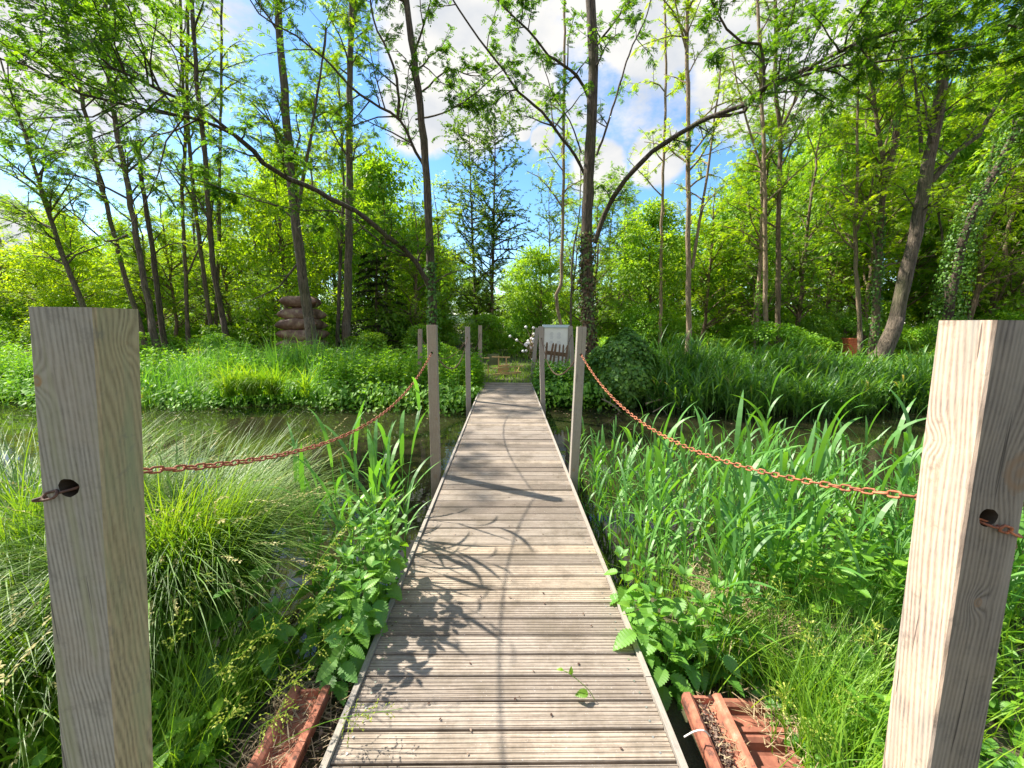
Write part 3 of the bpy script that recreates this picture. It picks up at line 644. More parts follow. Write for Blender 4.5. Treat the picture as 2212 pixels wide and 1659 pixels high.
# orange brick pillar
od = 17.0; c = P(1833, 765, od); base = np.array([c[0], c[1], 0])
op = thing('brick_pillar', 'bright orange brick pillar half hidden between trunks on the right bank', 'pillar', tuple(base))
g = G(); z_ = -.1; k = 0; rg = np.random.default_rng(8)
while z_ < .95:
    for q in range(2):
        for r_ in range(2): g.add(*box((c[0]+(q-.5)*.19+(k % 2)*.012, c[1]+(r_-.5)*.19, z_+.04), (.183, .183, .075)))
    z_ += .083; k += 1
g.build('brickwork', MT['orange'], op, base); g = G(); g.add(*box((c[0], c[1], z_+.02), (.44, .44, .05))); g.build('cap_stone', MT['orange'], op, base)
#@@VEG
# ================================================================== trees
rng = np.random.default_rng(11)
def rdir(rg, n, el=(-.3, .6)):
    a = rg.uniform(0, 2*np.pi, n); e = rg.uniform(el[0], el[1], n); return np.stack([np.cos(a)*np.cos(e), np.sin(a)*np.cos(e), np.sin(e)], 1)
class TB:
    """tree builder: tapering limbs that branch, leaves on the last twigs"""
    def __init__(s, seed): s.g = G(); s.lo = []; s.ld = []; s.rg = np.random.default_rng(seed)
    def limb(s, pts, r0, r1, n=9, step=.35, wig=.01):
        p = smoothpath(pts, step)
        if wig and len(p) > 3: p[1:-1] += s.rg.normal(0, wig, (len(p)-2, 3))
        rr = np.linspace(r0, r1, len(p)); rr *= 1+.05*np.sin(np.arange(len(p))*2.1+s.rg.uniform(0, 6))
        s.g.add(*tube(p, rr, n)); return p, rr
    def leaves(s, p, k, spread=.6):
        d = np.gradient(p, axis=0); idx = s.rg.uniform(0, len(p)-1.001, k); i = idx.astype(int); f = (idx-i)[:, None]
        o = p[i]*(1-f)+p[i+1]*f; dd = unit(d[i])*.5+rdir(s.rg, k, (-.5, .5))*spread*1.3
        s.lo.append(o); s.ld.append(unit(dd))
    def sprout(s, p, rr, n, ln, up=.35, lv=1, t0=.25, leafk=12, sub=4, keep=None, flat=0):
        """n side branches off path p"""
        rg = s.rg; m = len(p)-1
        for t in np.sort(rg.uniform(t0, 1, n)):
            x = t*m; i = min(int(x), m-1); f = x-i; o = p[i]*(1-f)+p[i+1]*f
            if keep is not None and not keep(o): continue
            T = unit(p[i+1]-p[i]); q = rdir(rg, 1, (-.6, .8))[0]; q -= T*q.dot(T); q = unit(q)
            d = unit(T*rg.uniform(.3, .8)+q+np.array([0, 0, up])); 
            if flat: d[2] *= flat; d = unit(d)
            l = ln*rg.uniform(.55, 1.15)*(1.1-.5*t); r = min(rr[i]*.6, .012+.014*l)
            pts = [o]
            dd = d.copy()
            for k in range(4):
                dd = unit(dd+rg.normal(0, .16, 3)+np.array([0, 0, .03-.05*k])); pts.append(pts[-1]+dd*l/4)
            bp = smoothpath(pts, l/6); br = np.linspace(r, r*.3, len(bp)); s.g.add(*tube(bp, br, 5 if r > .012 else 4, False))
            if lv > 0: s.sprout(bp, br, sub, ln*.48, up*.4, lv-1, .2, leafk, sub)
            s.leaves(bp[len(bp)//3:] if lv else bp, leafk)
    def finish(s, name, label, cat, base, bark, leafm, tmpl=LOC5, size=.19, group=None, ivy=None, drop=.35, clip=None):
        root = thing(name, label, cat, tuple(base), group)
        s.g.build('trunk', bark, root, base, True)
        if s.lo:
            O = np.concatenate(s.lo); D = np.concatenate(s.ld)
            if clip is not None: k = clip(O); O, D = O[k], D[k]
            D[:, 2] -= drop*s.rg.uniform(0, 1, len(D)); U = unit(np.array([0, 0, 1.0])+s.rg.normal(0, .35, (len(O), 3)))
            V, Fq = inst(tmpl[0], tmpl[1], O, frames(D, U), size*.88*s.rg.uniform(.65, 1.2, len(O)))
            build(V, Fq, 'crown', leafm, root, base)
        if ivy is not None:
            (p, rr, z0, z1, n_, mt_) = ivy; rg = s.rg
            z = rg.uniform(z0, z1, n_)**1.0; i = np.array([np.argmin(abs(p[:, 2]-q)) for q in z]); a = rg.uniform(0, 2*np.pi, n_)
            c = np.stack([np.interp(z, p[:, 2], p[:, k]) for k in (0, 1)]+[z], 1)
            nrm = np.stack([np.cos(a), np.sin(a), 0*a], 1); rad = rr[i]*(1.0+rg.uniform(0, .5, n_))+.01
            O = c+nrm*rad[:, None]; D = unit(np.array([0, 0, -1.0])+rg.normal(0, .5, (n_, 3))+nrm*.25)
            V, Fq = inst(IVYL[0], IVYL[1], O, frames(D, nrm+rg.normal(0, .25, (n_, 3))), rg.uniform(.05, .095, n_))
            build(V, Fq, 'ivy', LM[mt_], root, base)
        return root
def inview(o):                               # wide margin round the view
    v = o-CAM; z = v@_f
    return (z > .5) & (abs(v@RT) < z*1.65+1) & (v@UP < z*1.35+1.0)
def trunkpath(px, d, d2=None, ext=4.0, zb=-.15):
    """px: (x,y) from the base up; extend down to the ground and up beyond the frame"""
    d2 = d if d2 is None else d2; n = len(px); y0 = px[0][1]; y1 = px[-1][1]
    y_w = P(px[0][0], px[0][1], d)[1]
    q = [Py(x, y, y_w+(d2-d)*(y0-y)/max(1, y0-y1)) for x, y in px]
    dn = unit(q[0]-q[1]); q.insert(0, q[0]+dn*(q[0][2]-zb)/max(.3, -dn[2]))
    if ext:
        up_ = unit(q[-1]-q[-2]); q.append(q[-1]+up_*ext*.5); q.append(q[-1]+up_*ext*.5+np.array([.1, 0, 0]))
    return np.array(q)
TR = [
 # pixels from base to top, width px, depth, bark, leaf, twigs, label
 ([(176, 657), (116, 494), (64, 327), (0, 125)], 14, 14, 'brown', 'locust', 16, 'slender brown trunk leaning far left behind the near left post'),
 ([(305, 713), (266, 580), (219, 400), (176, 206), (150, 112), (135, 0)], 11, 15, 'brown', 'locust', 13, 'thin dark trunk leaning left, first one right of the near left post'),
 ([(331, 713), (301, 550), (271, 378), (249, 258), (232, 129), (226, 0)], 14, 14, 'brown', 'locust', 16, 'brown trunk leaning left, just left of the broken snag'),
 ([(406, 713), (398, 537), (393, 408), (400, 300), (391, 86), (389, 0)], 9, 16, 'brown', 'lime', 11, 'straight thin trunk right of the broken snag'),
 ([(456, 713), (430, 516), (415, 387), (404, 215), (406, 0)], 10, 16, 'brown', 'locust', 11, 'thin trunk curving gently left between two straighter ones'),
 ([(486, 713), (464, 593), (449, 430), (438, 279), (425, 172), (415, 0)], 13, 15, 'dark', 'locust', 14, 'grey trunk with a flared forked foot left of the cushion tower'),
 ([(466, 705), (473, 537), (475, 365), (477, 258), (479, 86), (480, 0)], 8, 17, 'brown', 'lime', 9, 'very thin upright trunk left of the cushion tower'),
 ([(680, 775), (670, 713), (640, 494), (625, 344), (610, 150), (600, 0)], 24, 13, 'brown', 'locust', 17, 'stout trunk leaning left in front of the cushion tower'),
 ([(748, 745), (752, 600), (754, 430), (756, 172), (761, 0)], 20, 16, 'brown', 'lime', 15, 'straight upright trunk right of the cushion tower'),
 ([(729, 745), (735, 560), (742, 400), (735, 250), (728, 120)], 10, 16.5, 'brown', 'lime', 10, 'thinner trunk standing against the straight trunk by the cushion tower'),
 ([(1212, 705), (1201, 636), (1212, 615), (1216, 430), (1218, 215), (1220, 0)], 9, 16, 'pale', 'lime', 8, 'pale slim trunk with a kink above the white notice board'),
 ([(1233, 705), (1237, 559), (1250, 473), (1255, 387), (1250, 300)], 7, 17, 'brown', 'wood', 5, 'thin short trunk squeezed against the ivy footed big tree'),
 ([(1426, 740), (1429, 516), (1433, 344), (1439, 172), (1435, 0)], 8, 17, 'pale', 'lime', 10, 'slim pale trunk behind the ivy bush'),
 ([(1487, 780), (1487, 713), (1487, 473), (1487, 258), (1483, 86), (1487, 0)], 13, 15, 'pale', 'lime', 12, 'sunlit pink brown trunk forking low, right of the ivy bush'),
 ([(1633, 740), (1644, 516), (1644, 365), (1633, 327), (1595, 193), (1580, 100)], 10, 17, 'pale', 'lime', 9, 'trunk with ivy leaves at its foot, left one of a close pair'),
 ([(1655, 745), (1652, 430), (1648, 258), (1642, 129), (1637, 0)], 11, 16.6, 'pale', 'locust', 11, 'straight sunlit trunk, right one of a close pair'),
 ([(1680, 745), (1682, 430), (1687, 301), (1676, 215), (1676, 0)], 12, 17, 'brown', 'locust', 11, 'grey brown trunk forking above the middle, right of the close pair'),
 ([(1857, 780), (1857, 713), (1848, 516), (1850, 387), (1854, 172), (1850, 60)], 11, 15.5, 'pale', 'lime', 11, 'pale thin trunk beside the orange brick pillar'),
 ([(1887, 760), (1900, 516), (1908, 387), (1900, 301), (1882, 172), (1867, 86)], 20, 15, 'brown', 'lime', 14, 'ivy flecked trunk forking into two, left of the great leaning trunk'),
 ([(1910, 760), (1930, 713), (1960, 580), (1985, 473), (1998, 387), (2016, 301), (2033, 193), (2041, 107), (2045, 0)], 31, 14, 'mid', 'lime', 18, 'great furrowed trunk leaning right, thickest on the right bank'),
 ([(2046, 713), (2041, 559), (2024, 451), (2000, 330)], 9, 17, 'dark', 'wood', 6, 'thin dark trunk behind the great leaning trunk'),
]
EXTRA = {6: [], 13: [([(1495, 580), (1526, 387), (1543, 258), (1560, 120)], 7), ([(1483, 107), (1457, 0)], 6)],
         16: [([(1689, 275), (1719, 215), (1745, 163), (1800, 140)], 6)],
         18: [([(1908, 390), (1925, 340), (1938, 258), (1951, 129), (1951, 60)], 15)],
         19: [([(2010, 395), (2067, 327), (2114, 292), (2175, 193), (2212, 163)], 12), ([(1990, 330), (1985, 250), (1975, 170), (1960, 90)], 7)],
         0: [([(116, 494), (60, 470), (0, 452)], 4)], 2: [([(290, 500), (230, 520), (170, 470), (100, 420)], 5)], 7: [([(640, 470), (665, 330), (690, 170), (705, 60)], 8), ([(650, 560), (600, 620), (540, 650)], 5)],
         3: [([(400, 600), (440, 520), (480, 440)], 4)], 10: [], 17: [([(1850, 500), (1880, 420), (1890, 330)], 6)]}
for i, (px, wpx, d, bk, lf, nt_, lab) in enumerate(TR):
    T = TB(100+i); p = trunkpath(px, d, d+.3*np.sin(i), 4.5 if px[-1][1] < 20 else 0)
    r = wpx*d/F/2*.8
    pp, rr = T.limb(p, r*1.12, r*.45 if px[-1][1] < 20 else r*.25, 12, .5, .012)
    rr = rr.copy(); low = pp[:, 2] < .8
    T.g.add(*tube(pp[:4], rr[:4]*np.array([1.5, 1.25, 1.06, 1.0])[:len(rr[:4])], 12))
    hi = 3.2 if i < 10 else 4.0
    T.sprout(pp, rr, int(nt_*1.9), 2.2, .45, 1, .3, 16, 4, keep=lambda o, h=hi: o[2] > h*.8)
    for (bx, bw) in EXTRA.get(i, []):
        yw = Py(bx[0][0], bx[0][1], pp[np.argmin(abs(pp[:, 2]-P(bx[0][0], bx[0][1], d)[2])), 1])[1]
        q = np.array([Py(x, y, yw-.12*k*(1 if i % 2 else -1)) for k, (x, y) in enumerate(bx)]); b2, r2 = T.limb(q, bw*d/F/2, bw*d/F/6, 7, .35)
        T.sprout(b2, r2, 5, 1.5, .3, 1, .25, 11, 4)
    ivy = None
    if i in (14, 18): ivy = (pp, rr, .3, 3.4 if i == 14 else 5.5, 420 if i == 14 else 900, 'under' if i == 14 else 'ivy')
    T.finish('locust_tree', lab, 'tree', p[0], BM['mid' if bk == 'brown' and i < 12 else bk], LM[lf], LOC5, .21, 'slender trees along the far bank', ivy, clip=inview)
# broken snag
T = TB(140); p = trunkpath([(352, 713), (327, 524), (305, 378), (297, 314)], 14.6, None, 0); pp, rr = T.limb(p, 12*14.6/F/2, 7*14.6/F/2, 9, .4)
for k in range(5):
    a = k*1.26; e = pp[-1]; T.g.add(*tube([e+np.array([.04*math.cos(a), .04*math.sin(a), -.05]), e+np.array([.03*math.cos(a), .03*math.sin(a), .18+.12*(k % 3)])], [.03, .006], 5))
T.sprout(pp, rr, 5, 1.4, .3, 1, .5, 9, 3)
T.finish('broken_tree', 'snapped off dark trunk with a jagged top among the left trunks', 'tree', p[0], BM['dark'], LM['lime'])
def limbpx(T, pts, w0, w1, n=8, step=.25):
    """pts: (x,y,depth)"""
    q = np.array([P(x, y, d) for x, y, d in pts]); dm = pts[0][2]; return T.limb(q, w0*dm/F/2, w1*pts[-1][2]/F/2, n, step)
# tree with the long arching branch to the upper left
T = TB(200); d = 12.0
p = trunkpath([(938, 745), (936, 688), (928, 516), (924, 430), (915, 301), (902, 193), (889, 86), (878, 0)], d, d, 4.5)
r = 16.5*d/F/2; pp, rr = T.limb(p, r*1.15, r*.5, 12, .4); ivp = (pp, rr, .2, 3.3, 800, 'ivy')
T.sprout(pp, rr, 12, 2.4, .35, 1, .45, 11, 4)
A1 = [(941, 679, 11.9), (928, 623, 11.7), (885, 550, 11), (820, 499, 10.3), (769, 456, 9.8), (713, 430, 9.3), (688, 413, 9.1), (623, 387, 8.6), (567, 352, 8.2), (550, 327, 8.0), (507, 292, 7.7)]
A2 = [(507, 292, 7.7), (421, 258, 7.3), (309, 234, 6.9), (241, 219, 6.6), (172, 202, 6.3), (107, 168, 6.1), (43, 138, 6), (-60, 110, 6)]
A3 = [(507, 292, 7.7), (456, 254, 7.4), (387, 215, 7), (301, 172, 6.6), (241, 146, 6.3), (172, 86, 6.0), (129, 56, 5.8), (86, 0, 5.6), (60, -60, 5.5)]
A4 = [(919, 365, 12), (898, 327, 11.7), (863, 258, 11.2), (820, 232, 10.9), (756, 185, 10.4), (700, 125, 10), (640, 80, 9.6), (560, 30, 9.3), (520, -40, 9)]
A5 = [(859, 258, 11.2), (861, 215, 11), (850, 142, 10.8), (807, 43, 10.5), (799, -20, 10.4)]
A6 = [(898, 258, 12), (954, 245, 11.4), (1014, 211, 10.8), (1070, 163, 10.4), (1120, 130, 10)]
A7 = [(911, 198, 12), (971, 150, 11.4), (1030, 165, 11), (1074, 146, 10.6)]
A8 = [(885, 555, 11), (820, 520, 10.8), (740, 460, 10.9), (660, 455, 10.6), (580, 440, 10.2), (500, 415, 9.8), (360, 365, 9.4), (300, 330, 9.2), (230, 290, 9)]
for (A, w0, w1, n_, ln, lk) in ((A1, 13, 13, 9, 1.2, 14), (A2, 9, 3, 17, 2.3, 12), (A3, 9, 3, 17, 2.3, 12), (A4, 8, 3, 18, 2.3, 12), (A5, 8, 4, 6, 1.4, 12), (A6, 5, 2, 8, 1.1, 12), (A7, 5, 2, 7, 1.1, 12), (A8, 4, 2, 12, 1.2, 15)):
    b2, r2 = limbpx(T, A, w0*.82, w1*.8); T.sprout(b2, r2, int(n_*1.1), ln, .15, 1, .1, int(lk*1.05), 4)
T.finish('locust_tree', 'dark tree whose long low branch arches to the upper left corner', 'tree', p[0], BM['dark'], LM['canopy'], LOCB, .19, 'slender trees along the far bank', ivp, clip=inview)
# tree with the great arching limb to the right
T = TB(210); d = 12.2
p = trunkpath([(1272, 745), (1272, 713), (1267, 516), (1272, 387), (1280, 215), (1280, 86), (1276, 0)], d, d, 4.5)
r = 25*d/F/2; pp, rr = T.limb(p, r*1.05, r*.6, 14, .4); ivp = (pp, rr, .1, 4.2, 1700, 'deadivy')
T.sprout(pp, rr, 8, 2.0, .4, 1, .5, 9, 4)
B1 = [(1285, 524, 12.2), (1306, 464, 12), (1336, 408, 11.6), (1371, 365, 11.2), (1409, 327, 10.8), (1444, 305, 10.4), (1530, 254, 9.6), (1607, 228, 9.1), (1650, 189, 8.8)]
B2 = [(1650, 189, 8.8), (1702, 168, 8.5), (1788, 125, 8), (1852, 90, 7.6), (1917, 73, 7.3), (2010, 30, 7), (2080, -20, 6.8)]
B3 = [(1539, 252, 9.5), (1607, 241, 9.2), (1633, 205, 9.0), (1745, 159, 8.2), (1809, 142, 7.9), (1874, 135, 7.6), (1938, 129, 7.3), (2037, 114, 7), (2150, 90, 6.8)]
B4 = [(1650, 189, 8.8), (1650, 120, 8.6), (1642, 95, 8.5), (1603, 90, 8.4), (1569, 64, 8.3), (1547, 26, 8.2), (1525, -20, 8.1)]
B5 = [(1263, 378, 12.1), (1242, 335, 11.8), (1199, 279, 11.3), (1169, 241, 11), (1121, 198, 10.6), (1087, 150, 10.2), (1035, 86, 9.8), (992, 21, 9.4), (960, -30, 9.2)]
B6 = [(1272, 215, 12.1), (1246, 163, 11.7), (1186, 120, 11.2), (1160, 90, 10.9), (1117, 43, 10.5), (1070, -5, 10.2)]
B7 = [(1289, 100, 12.1), (1315, 64, 11.9), (1358, 4, 11.6), (1370, -30, 11.5)]
B8 = [(1289, 335, 12.3), (1323, 236, 12.3), (1358, 120, 12.3), (1392, 47, 12.3), (1410, -20, 12.3)]
B9 = [(1256, 330, 12.1), (1230, 260, 11.8), (1200, 215, 11.6), (1175, 150, 11.4), (1165, 110, 11.3)]
for (A, w0, w1, n_, ln, lk) in ((B1, 13, 12, 5, .9, 9), (B2, 12, 3, 17, 1.9, 14), (B3, 9, 2, 17, 1.9, 14), (B4, 8, 4, 9, 1.1, 14), (B5, 8, 4, 9, 1.4, 9), (B6, 8, 4, 10, 1.4, 13), (B7, 6, 3, 6, 1.2, 11), (B8, 6, 3, 7, 1.3, 9), (B9, 4, 2, 5, .9, 8)):
    b2, r2 = limbpx(T, A, w0*.85, w1*.8); T.sprout(b2, r2, n_, ln, .1, 1, .12, int(lk*.95), 4)
T.finish('locust_tree', 'big central tree, ivy clad foot, one limb arching far to the right', 'tree', p[0], BM['dark'], LM['canopy'], LOCB, .19, 'slender trees along the far bank', ivp, clip=inview)
# hanging leafy boughs in the top right corner belong to a tree just right of the view
T = TB(220); base = np.array([12.5, 8.5, -.1])
pp, rr = T.limb([base, base+[-.2, .1, 3], base+[-.1, .3, 6], base+[.3, .2, 10]], .22, .12, 12, .5)
for A in ([(12.4, 8.6, 5.5), (10.8, 8.2, 6.6), (8.6, 7.8, 7.1), (6.9, 7.6, 7.0)], [(12.4, 8.6, 4.6), (11, 8, 5.6), (9.8, 7.6, 6.0), (8.2, 7.2, 5.9)], [(12.4, 8.7, 6.6), (10.5, 9, 7.8), (8.5, 9, 8.4)], [(12.4, 8.6, 4.0), (11.6, 8, 4.6), (10.4, 7.4, 4.7)]):
    A = [(a_, b_, c_+.55) for a_, b_, c_ in A]; b2, r2 = T.limb(A, .045, .015, 7, .3); T.sprout(b2, r2, 22, 1.6, .05, 1, .15, 24, 4)
T.finish('locust_tree', 'leafy tree at the right edge whose boughs hang into the top right corner', 'tree', base, BM['dark'], LM['locust'], LOCB, .17, 'slender trees along the far bank', clip=inview)
# ivy smothered leaning tree at the right
T = TB(230); p = trunkpath([(2045, 700), (2054, 645), (2089, 494), (2153, 365), (2200, 270), (2240, 180)], 15.5, 15.5, 3)
pp, rr = T.limb(p, .16, .08, 9, .4); T.sprout(pp, rr, 9, 1.8, .3, 1, .4, 10, 4)
T.finish('ivy_tree', 'dark leaning tree smothered in glossy ivy at the right edge', 'tree', p[0], BM['dark'], LM['wood'], LOC5, .2, None, (pp, rr*2.6, .1, 9.5, 3600, 'ivy'))
# two airy alders in the middle distance and one farther
for k, (px, d, hgt, lab) in enumerate((([(1061, 740), (1061, 713), (1066, 500), (1070, 300), (1068, 235)], 24, 0, 'tall airy conical alder rising above the bridge end, right one of two'),
                                     ([(1031, 740), (1031, 713), (1020, 500), (1014, 300), (1010, 262)], 25, 0, 'tall airy alder rising above the bridge end, left one of two'),
                                     ([(1190, 740), (1188, 600), (1186, 480), (1186, 405)], 34, 0, 'small distant alder poking into the blue gap of sky'))):
    T = TB(240+k); p = trunkpath(px, d, None, 0); pp, rr = T.limb(p, (9 if k < 2 else 6)*d/F/2, .015, 8, .7)
    T.sprout(pp, rr, 70 if k < 2 else 60, 3.1 if k < 2 else 3.0, .12, 1, .2, 34, 4, flat=.7)
    T.finish('alder_tree', lab, 'tree', p[0], BM['dark'], LM['alder'], OV, .15, 'airy alders')
# ------------------------------------------------------------------ woodland behind
def bushcrown(seed, h, r, n, lm_, tm=OV, ls=.16, zlow=.08, lobes=26, trunkr=.1):
    """crown of many leaf clumps round short boughs; returns an object tree at the origin"""
    T = TB(seed); rg = T.rg
    pp, rr = T.limb([(0, 0, -.2), (.1, .05, h*.35), (-.05, .1, h*.7), (.05, 0, h*.95)], trunkr, .02, 8, .6, .03)
    C = []; Rr = []
    for k in range(lobes):
        z = h*(zlow+(1-zlow)*rg.uniform(0, 1)**.9); prof = math.sin(math.pi*min(1, (z/h*.86+.12)))**.7
        a = rg.uniform(0, 6.28); q = r*prof*rg.uniform(.25, .95); c = np.array([q*math.cos(a), q*math.sin(a), z]); C.append(c); Rr.append(r*rg.uniform(.22, .42))
        s0 = np.array([0, 0, max(.3, z-.5*q-.3)]); T.g.add(*tube(smoothpath([s0, (s0+c)/2+rg.normal(0, .1, 3), c], .4), [.03]*len(smoothpath([s0, (s0+c)/2, c], .4)), 4) if 0 else tube(np.array([s0, (s0+c)/2+rg.normal(0, .12, 3), c]), [.035, .022, .008], 4))
    C = np.array(C); Rr = np.array(Rr); k = rg.choice(lobes, n, p=Rr**2/np.sum(Rr**2)); dv = rdir(rg, n, (-1.3, 1.5))
    rad = Rr[k]*rg.uniform(.35, 1.08, n)**.6; O = C[k]+dv*rad[:, None]*np.array([1, 1, .62]); D = unit(dv+np.array([0, 0, -.5])+rg.normal(0, .5, (n, 3)))
    V, Fq = inst(tm[0], tm[1], O, frames(D, unit(dv+np.array([0, 0, 1.2])+rg.normal(0, .3, (n, 3)))), ls*rg.uniform(.6, 1.2, n))
    return T, V, Fq
PROTO = []
for k, (h, r, n, lm_, nm, lab, tm, ls) in enumerate((
    (9, 2.9, 13000, 'wood', 'woodland_tree', 'leafy mid green tree in the wood behind the trunks', DIA, .20),
    (10, 2.6, 13000, 'lime', 'woodland_tree', 'bright yellow green tree in the wood behind the trunks', DIA, .18),
    (8, 3.2, 13000, 'wood', 'woodland_tree', 'broad mid green tree in the wood behind the trunks', DIA, .21),
    (11, 2.8, 13000, 'alder', 'woodland_tree', 'blue green tree in the wood behind the trunks', DIA, .18),
    (2.4, 1.5, 5000, 'wood', 'understory_bush', 'leafy bush in the shade under the wood', DIA, .14),
    (2.0, 1.4, 5000, 'under', 'understory_bush', 'light green bush at the edge of the wood', DIA, .13))):
    T, V, Fq = bushcrown(300+k, h, r, n, lm_, tm, ls, .02 if k > 3 else .10, 46 if k < 4 else 18, .12 if k < 4 else .03)
    root = thing(nm, lab, 'tree' if k < 4 else 'bush', (0, 0, 0), 'woodland behind the far bank' if k < 4 else 'bushes under the woodland')
    T.g.build('trunk' if k < 4 else 'stem', BM['brown'], root, (0, 0, 0), True); build(V, Fq, 'crown' if k < 4 else 'foliage', LM[lm_], root)
    PROTO.append((root, h, r))
for k, (lm_, nm) in enumerate((('locust', 'a'), ('lime', 'b'))):
    T = TB(350+k); pp, rr = T.limb([(0, 0, -.2), (.15, .05, 3.5), (-.1, .1, 7), (.1, 0, 10)], .11, .02, 8, .6, .03); T.sprout(pp, rr, 34, 2.7, .35, 1, .16, 15, 5)
    PROTO.append((T.finish('woodland_tree', 'x', 'tree', (0, 0, 0), BM['brown'], LM[lm_], LOC5, .26, 'woodland behind the far bank'), 10.4, 2.8))
tops = np.array([(-900, 430), (-300, 440), (0, 470), (100, 455), (180, 420), (300, 405), (450, 430), (560, 380), (620, 320), (750, 270), (860, 330), (930, 430), (1000, 500), (1150, 520), (1240, 500), (1290, 460), (1350, 415), (1420, 430), (1500, 420), (1560, 350), (1650, 330), (1720, 250), (1850, 200), (2000, 170), (2212, 140), (2700, 60), (3200, 100)], float)
used = [False]*8; rg = np.random.default_rng(77)
PLACES = ((-9999, 'beyond the left edge'), (0, 'behind the near left post'), (290, 'behind the broken snag'), (500, 'behind the cushion tower'), (720, 'behind the straight left trunk'), (850, 'behind the mid left post'),
          (1000, 'below the tall alders'), (1120, 'behind the notice board'), (1240, 'behind the ivy bush'), (1430, 'behind the forked pink trunk'), (1580, 'behind the close pair of trunks'), (1730, 'behind the orange pillar'), (1880, 'behind the great leaning trunk'), (2040, 'above the near right post'), (2212, 'beyond the right edge'))
LOOK = ('leafy mid green tree', 'bright yellow green tree', 'broad mid green tree', 'blue green tree', 'leafy shaded bush', 'light green bush', 'airy feathery tree', 'airy yellow green tree')
def plant_at(k, x, y, h, rz=None):
    px = CW/2-11+x/y*F; pl = [b for a, b in PLACES if px >= a][-1]; lab = LOOK[k]+' '+('near the bank ' if y < 21.5 else 'further back ' if y < 32 else 'deepest in the wood ')+pl
    root, h0, r0 = PROTO[k]; s = h/h0; z = float(gh(x, y)); rz = rg.uniform(0, 6.28) if rz is None else rz; sw = s**.55
    if not used[k]: used[k] = True; root.location = (x, y, z); root.rotation_euler = (0, 0, rz); root.scale = (sw, sw, s); root['label'] = lab
    else: dup(root, (x, y, z), rz, (sw, sw, s), lab)
rows = [(18.8, 2.6), (23, 2.9), (28, 3.4), (35, 4.6), (44, 6.0)]
for ri, (yy, dx) in enumerate(rows):
    x = -yy*1.55
    while x < yy*1.6:
        px = CW/2-11+x/yy*F; xx = x+rg.uniform(-.3, .3)*dx; y2 = yy+rg.uniform(-1.3, 1.3)
        tp = np.interp(px, tops[:, 0], tops[:, 1])+rg.uniform(-10, 60)+(0 if ri > 1 else 25); h = 1.54+(698-tp)/F*y2*1.02
        path = abs(px-1090) < 90 and yy < 22
        k = rg.choice(4, p=[.35, .3, .2, .15]) if px > 560 or px < -100 else rg.choice(4, p=[.2, .6, .15, .05])
        if ri < 3 and rg.uniform() < (.8, .6, .35)[ri]: k = 6+int(rg.uniform() < (.8 if px < 1000 else .5)); h *= 1.1
        elif ri > 0: h = 1.54+(698-min(640, tp+(80 if px < 1500 else 30)))/F*y2*1.02
        if not path and h > 1.5: plant_at(k, xx, y2, h)
        x += dx*rg.uniform(.8, 1.2)
# understory bushes
for yy, dx, hh in ((13.6, 2.2, 1.15), (15.8, 2.0, 1.35), (18, 2.0, 1.9), (21.5, 2.4, 2.3), (26, 3.2, 2.6)):
    x = -yy*1.4
    while x < yy*1.45:
        px = CW/2-11+x/yy*F
        clear = 980 < px < 1260 and yy < 17 or px > 1400 and yy < 15 or 560 < px < 730 and yy < 17 or 1780 < px < 1850 and yy < 18 
        if not clear: plant_at(4+int(rg.uniform() < .4), x+rg.uniform(-.5, .5), yy+rg.uniform(-.6, .6), hh*rg.uniform(.7, 1.15))
        x += dx*rg.uniform(.7, 1.3)
# dark spruce behind the low branch
T = TB(330); rg2 = T.rg; sp = P(815, 700, 17.5); base = np.array([sp[0], sp[1], 0.0]); pp, rr = T.limb([base, base+[0, 0, 2.4], base+[.1, 0, 4.6]], .12, .02, 8, .5)
for z in np.linspace(.5, 4.4, 14):
    for q in range(6):
        a = rg2.uniform(0, 6.28); l = (4.9-z)*.42+.3; e = base+np.array([math.cos(a)*l, math.sin(a)*l, z-l*.25]); o = base+np.array([0, 0, z])
        bp = smoothpath([o, (o+e)/2+[0, 0, .1], e], .15); T.g.add(*tube(bp, np.linspace(.02, .005, len(bp)), 4, False)); T.leaves(bp, 60, .8)
T.finish('spruce_tree', 'small dark spruce in deep shade left of the mid posts', 'tree', base, BM['dark'], LM['spruce'], DIA, .16)

